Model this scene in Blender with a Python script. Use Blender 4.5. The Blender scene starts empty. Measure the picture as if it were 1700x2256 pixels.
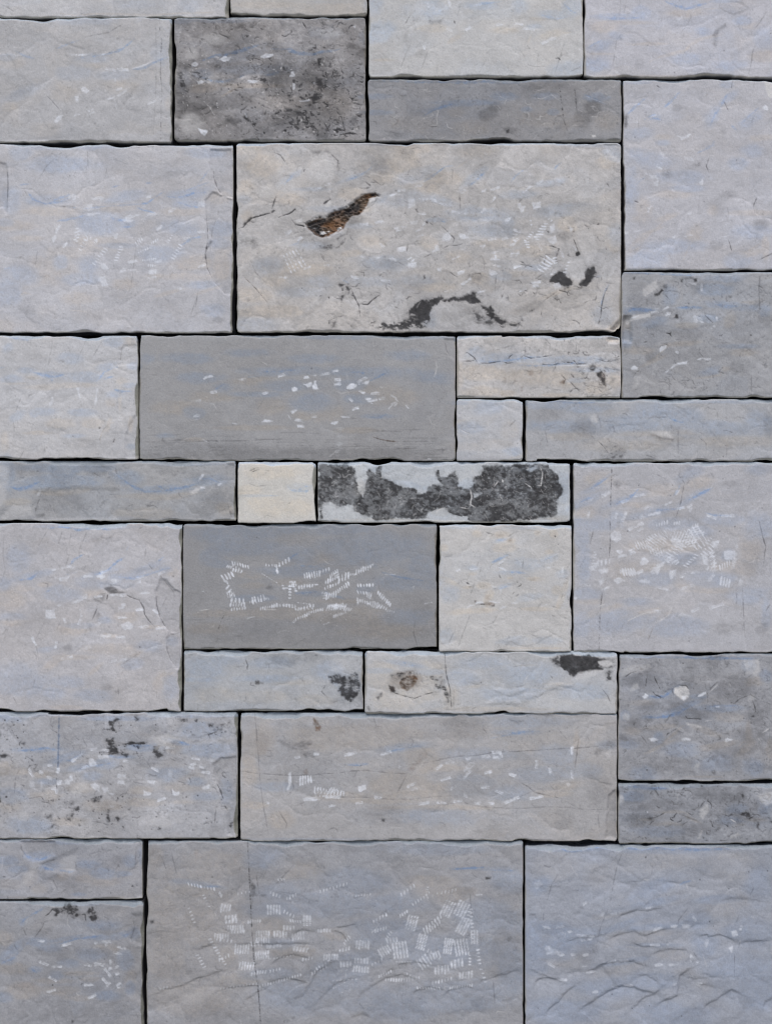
import bpy, math
import numpy as np

# ------------------------------------------------------------------ camera, sky, sun, exposure
# 1 photo pixel = 1 mm of wall.  The wall's face looks towards -Y; its foot stands on the ground (z = 0).
FOOT = 2330.0                                   # pixel row of the wall's foot
def WX(px): return (px - 850.0) / 1000.0
def WZ(py): return (FOOT - py) / 1000.0

sc = bpy.context.scene
col = sc.collection
cam_d = bpy.data.cameras.new('camera'); cam = bpy.data.objects.new('camera', cam_d); col.objects.link(cam)
cam_d.sensor_fit = 'VERTICAL'; cam_d.sensor_height = 36.0; cam_d.lens = 50.0
cam_d.clip_end = 500.0
CAM_D = 2.256 * 50.0 / 36.0
cam.location = (0.0, -CAM_D, WZ(1128.0))
cam.rotation_euler = (math.radians(90), 0, 0)
sc.camera = cam

SUN_EL, SUN_AZ = 52.0, -28.0                     # sun above and to the left, in front of the wall
world = bpy.data.worlds.new('World'); sc.world = world; world.use_nodes = True
wn = world.node_tree; bg = wn.nodes['Background']
sky = wn.nodes.new('ShaderNodeTexSky'); sky.sky_type = 'NISHITA'; sky.sun_disc = False
sky.sun_elevation = math.radians(SUN_EL); sky.sun_rotation = math.radians(180 + SUN_AZ)
sky.dust_density = 2.5; sky.ozone_density = 1.0
wn.links.new(sky.outputs[0], bg.inputs[0]); bg.inputs[1].default_value = 0.14
sun_d = bpy.data.lights.new('sun', 'SUN'); sun = bpy.data.objects.new('sun', sun_d); col.objects.link(sun)
sun_d.energy = 1.5; sun_d.angle = math.radians(24); sun_d.color = (1.0, 0.93, 0.84)
# direction the light travels: from upper left front towards the wall
el, az = math.radians(SUN_EL), math.radians(SUN_AZ)
from mathutils import Vector
src = Vector((math.cos(el) * math.sin(az), -math.cos(el) * math.cos(az), math.sin(el)))
sun.rotation_euler = (-src).to_track_quat('-Z', 'Y').to_euler()
sun.location = src * 6
vs = sc.view_settings
vs.view_transform = 'Standard'; vs.look = 'None'; vs.gamma = 1.0; vs.use_curve_mapping = False
vs.exposure = 0.23
sc.cycles.filter_width = 1.15
TINT = (.99, .991, 1.016)                           # what the light does to a neutral surface on the wall's face

# ------------------------------------------------------------------ canvas in wall coordinates (1 cell = 1 mm)
X0, Y0, X1, Y1 = -360, -260, 2060, 2340
CW, CH = X1 - X0, Y1 - Y0
L = {k: np.zeros((CH, CW), np.float32) for k in ('W', 'B', 'T', 'K', 'R', 'L', 'H', 'Y', 'V')}
rng = np.random.RandomState(7)

def smooth(t):
    t = np.clip(t, 0, 1); return t * t * (3 - 2 * t)

def vnoise(w, h, sx, sy, seed):
    r = np.random.RandomState(seed & 0x7fffffff)
    nx, ny = int(w / sx) + 4, int(h / sy) + 4
    lat = r.rand(ny, nx).astype(np.float32) * 2 - 1
    ox, oy = r.rand() , r.rand()
    X = np.arange(w, dtype=np.float32) / sx + ox; Y = np.arange(h, dtype=np.float32) / sy + oy
    xi = X.astype(int); fx = X - xi; fx = fx * fx * (3 - 2 * fx)
    yi = Y.astype(int); fy = (Y - yi)[:, None]; fy = fy * fy * (3 - 2 * fy)
    rows = lat[yi] * (1 - fy) + lat[yi + 1] * fy
    return rows[:, xi] * (1 - fx) + rows[:, xi + 1] * fx

def fbm(w, h, sx, sy, seed, octs=5, gain=.5):
    out = np.zeros((h, w), np.float32); a = 1.0; tot = 0
    for i in range(octs):
        if sx < 1.2 or sy < 1.2: break
        out += a * vnoise(w, h, sx, sy, seed * 31 + i * 977 + 5); tot += a
        a *= gain; sx *= .5; sy *= .5
    return out / (tot * .55)

def warp(img, dx, dy):
    h, w = img.shape
    yy, xx = np.mgrid[0:h, 0:w]
    xi = np.clip((xx + dx).astype(np.int32), 0, w - 1); yi = np.clip((yy + dy).astype(np.int32), 0, h - 1)
    return img[yi, xi]

def voronoi(w, h, s, seed, stretch=1.0):
    """cell value and distance between the two nearest cell centres, on a jittered grid"""
    r = np.random.RandomState(seed)
    sx, sy = s * stretch, s
    nx, ny = int(w / sx) + 4, int(h / sy) + 4
    jx, jy, val = r.rand(ny, nx).astype(np.float32), r.rand(ny, nx).astype(np.float32), r.rand(ny, nx).astype(np.float32)
    X = (np.arange(w, dtype=np.float32) / sx + 1)[None, :]; Y = (np.arange(h, dtype=np.float32) / sy + 1)[:, None]
    xi = X.astype(int); yi = Y.astype(int)
    best = np.full((h, w), 9e9, np.float32); sec = best.copy(); v = np.zeros((h, w), np.float32)
    for dj in (-1, 0, 1):
        for di in (-1, 0, 1):
            cx = xi + di; cy = yi + dj
            dx = cx + jx[cy, cx] - X; dy = cy + jy[cy, cx] - Y
            d = dx * dx + dy * dy
            m = d < best
            sec = np.where(m, best, np.minimum(sec, d)); v = np.where(m, val[cy, cx], v); best = np.where(m, d, best)
    return v, np.sqrt(sec) - np.sqrt(best)

def shells(w, h, s, seed, stretch=1.5, tilt=.5):
    """overlapping conchoidal chips: every cell is a tilted shallow scoop"""
    r = np.random.RandomState(seed)
    sx, sy = s * stretch, s
    nx, ny = int(w / sx) + 4, int(h / sy) + 4
    jx, jy, tl = r.rand(ny, nx).astype(np.float32), r.rand(ny, nx).astype(np.float32), (r.rand(ny, nx).astype(np.float32) - .5) * 2
    X = (np.arange(w, dtype=np.float32) / sx + 1)[None, :]; Y = (np.arange(h, dtype=np.float32) / sy + 1)[:, None]
    xi = X.astype(int); yi = Y.astype(int); out = np.full((h, w), -9e9, np.float32)
    for dj in (-1, 0, 1):
        for di in (-1, 0, 1):
            cx = xi + di; cy = yi + dj
            dx = X - cx - jx[cy, cx]; dy = Y - cy - jy[cy, cx]
            v = -(dx * dx * 1.3 + dy * dy) - tilt * dy + .35 * tl[cy, cx] * dx + .35 * tl[cy, cx]
            out = np.maximum(out, v)
    return out

JIT = fbm(CW, CH, 9, 9, 11, 4, .6)               # ragged edges of every mark
JIT2 = fbm(CW, CH, 60, 40, 12, 6, .62)           # bigger fractal edges of stains
DRY = fbm(CW, CH, 6, 3, 13, 3, .7)               # dry grain inside marks

# ---- digitised marks are given in the coordinates of a magnified view: origin and scale are set per view
OX = OY = 0.0; SCL = 1.0
def view(x0, y0, x1, width=1667.0):
    global OX, OY, SCL
    OX, OY, SCL = x0, y0, (x1 - x0) / width
def P(pts): return np.array(pts, np.float32).reshape(-1, 2) * SCL + (OX - X0, OY - Y0)

def _box(p, m):
    a = np.floor(p.min(0) - m).astype(int); b = np.ceil(p.max(0) + m).astype(int)
    a = np.clip(a, 0, (CW - 1, CH - 1)); b = np.clip(b, 1, (CW, CH))
    return a[0], a[1], b[0], b[1]

def _polydist(p, x0, y0, x1, y1):
    X = np.arange(x0, x1, dtype=np.float32)[None, :]; Y = np.arange(y0, y1, dtype=np.float32)[:, None]
    best = np.full((y1 - y0, x1 - x0), 9e9, np.float32); T = np.zeros_like(best); side = np.zeros_like(best)
    seg = np.hypot(*(p[1:] - p[:-1]).T); tot = seg.sum() + 1e-6; acc = 0
    for i in range(len(p) - 1):
        ax, ay = p[i]; dx, dy = p[i + 1] - p[i]; l2 = dx * dx + dy * dy + 1e-6
        t = np.clip(((X - ax) * dx + (Y - ay) * dy) / l2, 0, 1)
        ex = X - ax - t * dx; ey = Y - ay - t * dy
        d = ex * ex + ey * ey; m = d < best
        best = np.where(m, d, best); T = np.where(m, (acc + t * seg[i]) / tot, T)
        side = np.where(m, np.sign(dx * ey - dy * ex), side); acc += seg[i]
    return np.sqrt(best), T, side

def st(lay, w, a, pts, taper=1.0, soft=1.0, rough=.8, dash=0):
    """a stroke w mm wide; tapers to its ends"""
    if lay == 'B': lay = 'V'; w *= .85; soft = 2.4; rough = 1.6; dash = max(dash, .35); a *= .95
    if lay == 'K' and w < 2.6: w *= 1.2; a = min(a * 1.08, .95)
    rough = min(rough, .42 * w)
    p = P(pts); x0, y0, x1, y1 = _box(p, w + soft + 4)
    if x1 <= x0 or y1 <= y0: return
    d, t, s = _polydist(p, x0, y0, x1, y1)
    j = JIT[y0:y1, x0:x1]
    hw = w * .5 * (1 - taper * np.abs(2 * t - 1) ** 2.2)
    v = a * smooth((hw + soft * .6 + rough * j - d) / (soft + .35))
    v *= np.clip(1.15 - taper * .5 * np.abs(2 * t - 1) ** 3, 0, 1)
    if dash: v *= np.clip(.75 + JIT2[y0:y1, x0:x1] * dash + DRY[y0:y1, x0:x1] * dash, 0, 1)
    tgt = L[lay][y0:y1, x0:x1]; np.maximum(tgt, v, out=tgt)

def d(x1, y1, x2, y2, w=4, a=.8):                 # one pale chisel mark
    if w < 3.2: return st('W', w, a, [x1, y1, x2, y2], taper=.3, soft=1.0, rough=1.0, dash=.3)
    ln = math.hypot(x2 - x1, y2 - y1) + 1e-6; ux, uy = (x2 - x1) / ln, (y2 - y1) / ln
    for o, aa in ((-.27, .72), (.27, 1.0)):                              # two dragged passes, never quite parallel
        k = w * o / SCL; e1, e2 = rng.uniform(-1.4, 1.4, 2) / SCL; sk = rng.uniform(-.6, .6) / SCL
        st('W', w * .62, a * aa * rng.uniform(.85, 1.1), [x1 - uy * k + ux * e1, y1 + ux * k + uy * e1, x2 - uy * (k + sk) + ux * e2, y2 + ux * (k + sk) + uy * e2], taper=.12, soft=.8, rough=1.2, dash=.4)

def ds(w, a, flat):
    for i in range(0, len(flat), 4): d(*flat[i:i + 4], w=w, a=a)

def _inside(p, X, Y):
    c = np.zeros((Y.shape[0], X.shape[1]), bool); n = len(p)
    for i in range(n):
        x1, y1 = p[i]; x2, y2 = p[(i + 1) % n]
        if y1 == y2: continue
        cond = (Y > min(y1, y2)) & (Y <= max(y1, y2)) & (X < x1 + (Y - y1) * (x2 - x1) / (y2 - y1))
        c ^= cond
    return c

def bl(lay, a, pts, rough=5.0, soft=2.0, inner=.35, fine=1.2, mode='max'):
    if lay == 'K': soft *= 1.7; fine *= 1.6
    """a filled stain with a ragged outline"""
    p = P(pts); x0, y0, x1, y1 = _box(p, rough * 2.5 + soft + 3)
    area = abs(np.sum(p[:, 0] * np.roll(p[:, 1], -1) - p[:, 1] * np.roll(p[:, 0], -1))) * .5
    rough = min(rough, .22 * math.sqrt(area)); fine = min(fine, .14 * math.sqrt(area))
    q = np.vstack([p, p[:1]]); dd, t, s = _polydist(q, x0, y0, x1, y1)
    X = np.arange(x0, x1, dtype=np.float32)[None, :]; Y = np.arange(y0, y1, dtype=np.float32)[:, None]
    sd = np.where(_inside(p, X, Y), dd, -dd) + rough * .8 * JIT2[y0:y1, x0:x1] + fine * JIT[y0:y1, x0:x1]
    v = a * smooth(sd / soft * .5 + .5)
    if inner: v = v * np.clip(1 - inner * .5 + inner * (.7 * JIT[y0:y1, x0:x1] + .6 * DRY[y0:y1, x0:x1] + .4 * JIT2[y0:y1, x0:x1]), 0, 1.1)
    tgt = L[lay][y0:y1, x0:x1]
    if mode == 'max': np.maximum(tgt, v, out=tgt)
    elif mode == 'add': tgt += v
    else: tgt *= 1 - v

def cl(lay, a, cx, cy, rx, ry, ang=0, tex=.6):
    """a soft cloudy tint; radii in view units"""
    (cx, cy), = P([cx, cy]); rx *= SCL; ry *= SCL; R = max(rx, ry) * 1.7
    x0, y0, x1, y1 = _box(np.array([[cx - R, cy - R], [cx + R, cy + R]]), 0)
    X = np.arange(x0, x1, dtype=np.float32)[None, :] - cx; Y = np.arange(y0, y1, dtype=np.float32)[:, None] - cy
    c, s = math.cos(math.radians(ang)), math.sin(math.radians(ang))
    u = (X * c + Y * s) / rx; v = (-X * s + Y * c) / ry
    r = np.sqrt(u * u + v * v) + tex * .5 * JIT2[y0:y1, x0:x1] + .08 * JIT[y0:y1, x0:x1]
    val = a * smooth((1.25 - r) / .75)
    tgt = L[lay][y0:y1, x0:x1]; np.maximum(tgt, val, out=tgt)

def comb(x1, y1, x2, y2, n, Ln=7, ang=80, w=2.6, a=.8):
    """a row of short parallel tool marks along a line; Ln and w in mm, ang measured up from +x"""
    if n > 4: n = max(4, int(round(n * .82)))
    row = math.degrees(math.atan2(y1 - y2, x2 - x1)); df = (ang - row) % 180
    if Ln > 3.5 and n > 2 and (df < 62 or df > 118): ang = row + (66 if df < 90 else 114)
    if n > 1: w = min(w, .58 * math.hypot(x2 - x1, y2 - y1) * SCL / (n - 1)) if abs(math.sin(math.radians(ang) - math.atan2(y1 - y2, x2 - x1))) > .5 else w
    for i in range(n):
        t = i / max(1, n - 1)
        (x, y), = P([x1 + (x2 - x1) * t, y1 + (y2 - y1) * t])
        g = math.radians(ang + rng.uniform(-6, 6)); l = Ln * .5 * rng.uniform(.8, 1.15)
        ex, ey = math.cos(g) * l, -math.sin(g) * l
        sv = (OX, OY, SCL); globals().update(OX=X0, OY=Y0, SCL=1.0)
        st('W', w, min(.95, a * rng.uniform(.95, 1.25)), [x - ex, y - ey, x + ex, y + ey], taper=.3, soft=.9, rough=.8, dash=.2)
        globals().update(OX=sv[0], OY=sv[1], SCL=sv[2])

def grid(cx, cy, w, h, ang=0, cols=5, rows=1, lean=90, wd=3.0, a=.72, fill=.28):
    a *= .80; fill *= .5
    """a small block of tool marks: cols x rows teeth, on a faint pale patch"""
    c, s = math.cos(math.radians(ang)), math.sin(math.radians(ang))
    def q(u, v): return cx + u * w * .5 * c + v * h * .5 * s, cy - u * w * .5 * s + v * h * .5 * c
    if fill:
        bl('W', fill, sum([list(q(u, v)) for u, v in ((-1, -1), (1, -1), (1, 1), (-1, 1))], []), rough=1.0, soft=2, inner=.3)
    for r in range(rows):
        v = 0 if rows == 1 else -1 + (2 * r + 1) / rows
        comb(*q(-.85, v), *q(.85, v), cols, Ln=h * SCL / rows * (.95 if rows == 1 else .82), ang=lean + ang, w=wd, a=a)

# ================================================================== the marks, stone by stone
# -- upper left blocks
view(0, 0, 500)
ds(4, .8, [505,400,565,405, 580,405,642,402, 725,405,780,395])
ds(5.5, .85, [780,505,850,517, 865,510,945,516])
st('W', 4, .5, [960,512, 1050,485, 1135,445])
st('B', 4, .6, [90,360, 180,408, 265,436]); st('B', 4, .9, [415,360, 500,325, 590,295])
st('B', 5, .85, [600,425, 720,410, 800,395, 900,365, 960,315, 995,280]); st('B', 6, .8, [950,515, 1050,503, 1160,450, 1235,420])
st('K', 2, .3, [335,690, 400,760, 475,845]); st('K', 1.5, .3, [600,280, 800,240, 900,180]); st('K', 1.5, .3, [700,410, 860,380])
for c in [(700,430,130,40), (850,555,190,45), (200,670,200,55,-22), (560,540,160,60), (1180,400,80,90), (600,150,200,40), (60,420,80,30)]: cl('B', .45, *c)
for c in [(110,460,130,50), (700,485,100,30), (480,690,130,80), (900,640,150,60), (80,780,60,40), (1240,760,30,60), (330,950,120,60)]: cl('T', .55, *c)
for p in [[595,650,625,640,655,668,640,680,600,670], [555,710,580,705,578,745,560,750], [400,895,430,850,468,850,440,885,415,912]]: bl('W', .6, p, 1.2, 1.5)
ds(4, .5, [850,665,895,650, 870,705,930,665, 790,730,840,720, 845,730,862,800, 640,850,700,820, 650,820,690,800, 550,850,585,843, 1090,765,1145,742, 850,580,852,600])
st('K', 1.3, .42, [1172,125, 1175,220, 1190,300, 1182,420, 1180,560, 1192,650, 1185,760, 1183,1030], 0, dash=.8)
st('K', 1.1, .3, [1145,200, 1150,420, 1146,640, 1135,860, 1128,1035], 0, dash=.8)
cl('K', .12, 640,140,90,30); cl('K', .1, 1010,690,120,50); cl('K', .1, 960,780,160,50)
st('K', 2, .25, [10,30, 60,55, 100,80, 130,60]); st('K', 1.5, .2, [600,240, 610,190]); st('T', 5, .8, [350,118, 450,98, 560,112, 700,100, 900,104, 1100,110, 1300,98, 1640,90])
cl('B', .3, 1000,30,200,40); cl('B', .3, 1400,30,100,60)
view(500, 0, 820, 1667*320/440)
cl('T', .5, 300,40,300,30); cl('B', .3, 900,10,200,20)

# -- dark weathered block
view(380, 20, 820)
cl('B', .8, 60,100,100,25); cl('B', .7, 450,95,300,22)
st('B', 8, 1.0, [220,440, 340,395, 450,380, 560,350, 680,310, 790,285]); st('B', 8, 1.0, [800,330, 950,335, 1050,370, 1160,378, 1300,350, 1430,330])
st('B', 8, .8, [220,560, 330,600, 430,605, 520,580, 600,550]); st('B', 8, .8, [760,555, 860,540, 900,510]); cl('B', .6, 700,500,300,50); cl('B', .6, 240,540,90,50); cl('B', .5, 560,390,300,60, -10)
cl('B', .4, 1350,620,160,60); cl('B', .4, 1280,200,150,60); cl('B',.4,100,600,60,100)
cl('T', 1, 650,640,350,22); st('T', 7, 1.0, [380,750, 460,700, 540,650, 680,640, 900,650]); cl('T', .8, 250,660,160,40); cl('T', .5, 900,780,400,80); cl('T', .6, 1300,650,200,60); cl('T',.5,1350,800,160,120)
for p, a in [([390,420,430,400,490,395,480,420,430,435], .7), ([740,400,780,378,835,382,770,410], .75), ([150,455,190,440,215,460,190,480,160,480], .5), ([205,605,240,595,260,605,255,625,220,628], .7), ([630,600,670,595,720,598,690,615,650,612], .7), ([975,565,990,515,1020,510,1025,560], .65), ([1005,620,1020,622,1022,665,1010,670], .5), ([215,995,260,1015,295,1010,290,1040,265,1065,245,1040], .85), ([1510,140,1530,135,1528,160,1515,158], .6)]: bl('W', a, p, 2.2, 1.5)
ds(3.5, .4, [20,120,30,190, 1230,60,1390,66, 1290,95,1320,100, 610,870,622,905, 270,600,320,620, 1180,610,1185,620, 1060,770,1140,760, 1340,420,1410,425])
cl('L', .35, 160,960,110,110); cl('L', .25, 350,250,120,60); cl('L', .25, 170,370,60,50); cl('L', .2, 1290,200,120,40)
for p, a in [([640,560,700,560,780,580,790,595,690,592,650,580], .8), ([1200,590,1250,585,1255,660,1215,770,1150,800,1180,720,1205,680], .8), ([1215,420,1245,400,1260,410,1235,430,1225,500], .7), ([40,530,80,520,110,640,80,660,50,600], .55), ([770,295,795,288,790,306,772,308], .8), ([1290,430,1320,430,1340,480,1310,490], .6), ([950,925,1000,945,1060,1000,1045,1010,1000,980], .7), ([600,900,640,920,700,960,690,985,640,950], .6), ([1205,995,1225,990,1215,1065,1203,1060], .8), ([175,725,260,730,255,750,185,748], .55), ([930,470,970,500,950,515,920,490], .6), ([1120,570,1160,600,1150,615,1125,600], .6), ([1290,680,1370,655,1390,690,1310,690], .5), ([940,830,1010,840,1090,870,1080,890,960,860], .5)]: bl('K', a, p, 3.5, 2.2, .6)
st('K', 3, .8, [1380,1085, 1400,1050, 1480,1035, 1550,1045]); st('K', 2, .6, [1080,100, 1130,180]); st('K', 2.5, .6, [1370,890, 1410,900, 1440,1020]); st('K', 2, .5, [1255,930, 1320,1040]); st('K', 2.5, .6, [270,590, 300,575]); st('K', 2, .5, [1320,335, 1355,328]); st('K', 3, .6, [1205,875, 1235,880])
for i in range(240):
    x = rng.uniform(560, 1560) if rng.rand() < .75 else rng.uniform(60, 1560); y = rng.uniform(430, 1080) if rng.rand() < .85 else rng.uniform(90, 1080); g = rng.uniform(0, 3.14); l = rng.uniform(5, 26)
    st('K', rng.uniform(1.5, 4), rng.uniform(.2, .6), [x, y, x + l * math.cos(g), y + l * math.sin(g)], rough=1.4)
for i in range(260):
    x = rng.uniform(600, 1560) if rng.rand() < .6 else rng.uniform(60, 500); y = rng.uniform(380, 1080) if rng.rand() < .8 else rng.uniform(120, 500); g = rng.uniform(0, 3.14); l = rng.uniform(3, 22)
    st('L', rng.uniform(1, 2.2), rng.uniform(.25, .6), [x, y, x + l * math.cos(g), y + l * math.sin(g)], rough=1.2)
cl('K', .28, 1100,560,380,200); cl('K', .22, 800,950,300,110); cl('K', .2, 500,780,220,60); cl('K', .2, 1250,900,220,150); cl('K',.2,70,700,60,160)

# -- top centre block and long dark strip
view(800, 0, 1400)
for c in [(100,200,120,60,-25), (400,60,150,60), (1150,90,120,30), (1270,60,60,60), (700,40,120,30), (960,40,60,60), (60,30,60,60), (1040,165,60,20), (1250,430,120,50)]: cl('B', .6, *c)
st('B', 5, .7, [640,45, 720,30, 850,10]); st('B', 6, .7, [1090,95, 1180,120, 1250,105]); st('B', 5, .6, [1210,10, 1270,70, 1330,100])
for c in [(420,175,120,30), (850,190,110,25), (1150,215,120,30,-15), (120,370,90,10), (560,240,70,20,-30), (1060,120,60,15)]: cl('T', .7, *c)
st('T', 4, 1.0, [50,372, 120,365, 190,370]); st('T', 5, .8, [300,190, 370,165, 470,160, 540,195]); st('T', 4, .8, [1030,210, 1000,270]); st('T', 4, .7, [1130,230, 1200,205, 1290,200])
ds(5, .6, [395,20,402,50, 525,10,530,35, 560,28,595,18, 670,40,720,30, 810,158,855,153, 620,190,655,172, 515,180,540,195, 930,145,970,155, 1090,270,1130,255, 1140,240,1175,235, 975,178,1040,182, 370,285,378,298])
for c in [(340,60,60,50), (950,150,40,20)]: cl('L', .3, *c)
bl('K', .35, [400,110,430,135,485,120,470,150,420,150,400,140], 3, 2); st('K', 2, .5, [560,150, 555,130]); st('K', 1.6, .6, [1170,360, 1190,358, 1205,372]); st('K', 2, .4, [250,160, 290,90]); st('K', 1.5, .3, [700,460, 760,350]); st('K', 1.3, .3, [210,470, 260,330, 290,270]); st('K', 1.3, .25, [350,440, 400,300]); st('K', 1.3, .3, [1170,450, 1230,260]); st('K', 1.3, .25, [1060,400, 1070,320]); st('K', 1.5, .3, [990,300, 1015,300, 1000,280])
st('K', 1.4, .3, [1010,370, 1005,400, 1050,412, 1110,410]); st('K', 1.3, .3, [1265,440, 1300,425, 1330,410]); cl('K', .15, 350,330,50,30); cl('K', .1, 850,410,150,40); cl('K', .12, 260,230,30,60)
# strip
for c in [(620,630,200,20), (880,590,90,30), (1100,590,90,25), (80,590,120,20), (80,690,120,16), (1420,600,80,30), (1000,670,40,20), (1160,690,40,20), (500,650,150,20,-15)]: cl('B', .8, *c)
st('B', 4, .7, [355,720, 430,675, 560,630]); st('B', 4, .7, [1350,580, 1420,610, 1490,645])
for y in [494]: st('B', 7, .8, [60,y, 200,498, 340,504, 480,500, 620,506, 760,500, 900,508, 1040,494, 1200,498, 1340,490, 1480,494])
for c in [(1500,740,90,60), (330,760,220,60), (560,690,60,30), (1130,740,200,60), (640,780,140,50)]: cl('T', .6, *c)
for p in [[185,630,195,655,250,680], [430,685,460,675,448,720,452,765,410,770], [600,765,615,780,612,810,615,845], [815,565,840,595,940,625], [1030,598,1090,608,1150,580,1200,620], [1420,740,1435,690,1480,680,1540,685], [1360,590,1480,635], [975,685,1005,690,1018,720], [375,505,395,545], [755,505,780,530], [1480,500,1530,540,1550,500], [400,560,460,555]]: st('L', 1.5, .42, p, .7, rough=.7, dash=.4)
st('K', 2.2, .5, [1195,510, 1205,580, 1215,660, 1225,740, 1245,800], 0, dash=.9); st('K', 1.6, .4, [1290,530, 1300,620, 1310,760], 0, dash=.8)
bl('K', .75, [870,800,890,790,892,812,876,818], 2, 1.5); cl('K', .3, 910,800,60,25); cl('K', .3, 770,690,70,40,-30); bl('K', .6, [770,640,790,635,785,655], 2, 1.5); cl('K', .3, 1400,660,60,50); cl('K', .2, 1100,540,160,40); cl('K', .2, 1340,730,60,60)
bl('L', .7, [1400,830,1420,828,1420,842,1400,842], 1, 1)
# -- right: top right block and tall pale block below it
view(1270, 0, 1700, 1585)
for c in [(870,30,160,50), (300,140,250,25), (520,100,80,60), (190,370,120,50,-15), (310,290,70,40), (150,530,120,60), (1340,170,70,40), (1200,10,120,20), (1020,260,70,40), (900,480,120,60), (1240,530,160,50), (1500,300,90,100), (20,60,20,70)]: cl('B', .62, *c)
st('B', 7, .9, [700,5, 790,50, 880,75, 980,50, 1080,20]); st('B', 5, .8, [150,130, 260,150, 400,155, 540,145]); st('B', 3, .8, [100,385, 150,355, 200,330])
for c in [(350,190,250,16), (560,360,170,14), (200,440,100,10), (900,110,200,30), (780,440,120,16,-15), (1050,310,150,16,-15), (1430,220,120,30), (1500,460,120,50), (200,230,140,50)]: cl('T', .8, *c)
st('T', 4, 1.0, [400,375, 520,362, 620,355, 710,362]); st('T', 4, .9, [100,435, 200,440, 285,440]); st('T', 5, .9, [560,520, 680,460, 780,438, 860,430, 920,370, 1040,310, 1140,300, 1200,290]); st('T', 4, .7, [820,110, 940,90, 1080,75, 1180,70])
bl('K', .33, [1100,290,1130,235,1215,180,1205,220,1150,260,1120,300], 2, 2, .2); bl('K', .3, [1105,310,1140,300,1138,350,1125,390,1105,370], 2, 2, .2)
st('K', 5, .14, [1160,20, 1150,60, 1200,95, 1270,118, 1340,100, 1390,75, 1340,30, 1260,15, 1170,12]); cl('K', .12, 1300,430,90,30,-30); cl('K', .1, 1060,580,40,20); bl('K', .4, [340,310,375,320,370,330,345,325], 3, 2); st('K', 1.5, .35, [780,590, 795,600]); cl('K', .12, 510,520,40,40)
st('K', 1.8, .22, [1520,10, 1530,110, 1470,200, 1420,260]); st('K', 1.8, .25, [1450,350, 1420,430, 1415,500, 1390,600]); st('K', 1.4, .2, [290,530, 320,330, 380,250]); st('K', 1.4, .2, [820,300, 900,190, 930,130]); st('K', 1.4,.2,[350,0,345,150]); st('K',1.4,.2,[400,0,375,130])
ds(4, .45, [575,110,568,150, 790,170,850,145, 940,95,955,70, 1230,590,1215,590, 770,250,775,270, 310,590,330,592])
st('T', 6, .8, [80,612, 200,618, 320,614, 460,625, 620,620, 800,628, 960,622, 1120,630, 1300,625, 1560,628])
# tall pale block
for c in [(640,1300,220,80,10), (440,1540,70,180), (840,1430,250,60), (900,1530,140,30), (1100,950,60,120,30), (1230,800,120,40,-35), (1400,980,140,60,-30), (1300,1330,80,60), (640,955,60,30), (520,1080,160,70), (1420,1880,200,60), (560,2130,180,90), (1300,2120,120,60), (800,2000,300,60), (500,670,110,14), (1220,680,60,40), (1430,1220,120,50), (700,1160,80,30)]: cl('B', .6, *c)
st('B', 5, 1.0, [410,930, 470,870, 530,820, 575,785]); st('B', 5, 1.0, [695,885, 760,825, 835,745]); st('B', 6, .9, [960,1250, 1050,1210, 1105,1175, 1115,1120]); st('B', 4, .9, [540,980, 590,945, 650,925]); st('B', 4, .8, [560,985, 620,960, 700,975]); st('B', 5, .7, [1080,1020, 1110,950, 1170,860, 1215,770, 1290,740]); st('B', 4, .6, [1340,1000, 1400,940, 1480,870]); st('B', 4, .6, [480,1500, 520,1460, 560,1440]); st('B', 4, .6, [1250,1020, 1310,1070])
for c in [(760,1580,170,40), (700,1110,120,30), (960,1900,60,90,35), (740,1760,100,25,-20), (1400,1730,200,25), (600,1880,110,16,-20), (480,2000,120,40,-50), (1500,1120,140,30), (1400,2060,160,30,-15), (1100,1700,50,60), (520,1700,100,120), (1530,2000,30,120)]: cl('T', .75, *c)
st('T', 4, .9, [860,2120, 900,2020, 960,1920, 1040,1860]); st('T', 4, .7, [420,2080, 520,1960, 640,1860, 760,1740, 840,1700]); st('T', 4, .7, [1300,2080, 1400,2030, 1470,1990, 1540,1940])
for p, a in [([820,1105,860,1110,920,1090,905,1110,850,1140], .65), ([1500,870,1530,850,1555,865,1540,895,1510,890], .7), ([640,1345,680,1360,690,1370,655,1368], .6), ([585,1420,650,1425,655,1450,610,1445], .45), ([620,1480,660,1470,650,1510,625,1510], .45), ([990,1480,1020,1455,1020,1500,995,1510], .55), ([570,1690,610,1665,590,1720,570,1735], .6), ([370,1880,430,1885,420,1900,375,1905], .7), ([450,1885,530,1865,480,1885], .6), ([870,1920,910,1900,955,1915,900,1920,880,1928], .6), ([765,1920,800,1910,790,1940,775,1935], .6), ([1180,1920,1240,1915,1200,1925], .5), ([870,1270,940,1280,960,1310,880,1300], .35), ([670,1240,720,1250,700,1275], .35)]: bl('W', a, p, 1.2, 1.5, .25)
ds(3.5, .5, [395,1210,402,1235, 555,1390,565,1420, 880,1790,895,1800, 900,1735,925,1735, 700,1970,702,2005, 600,945,680,930, 410,995,490,990, 780,1545,795,1555])
bl('L', .85, [1525,650,1600,645,1600,800,1560,780,1530,720], 2, 2, .3)
bl('K', .35, [700,1410,740,1385,765,1420,740,1440,715,1430], 4, 5, .3); bl('K', .3, [940,1340,980,1330,1010,1300,1000,1350,960,1350], 3, 3, .2); cl('K', .2, 1490,1830,60,50); cl('K', .15, 810,880,40,30); cl('K', .12, 1230,1580,80,30); cl('K', .1, 1150,1700,60,60); cl('K', .15, 1190,1060,40,40); cl('K', .12, 1130,1990,60,50)
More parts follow.
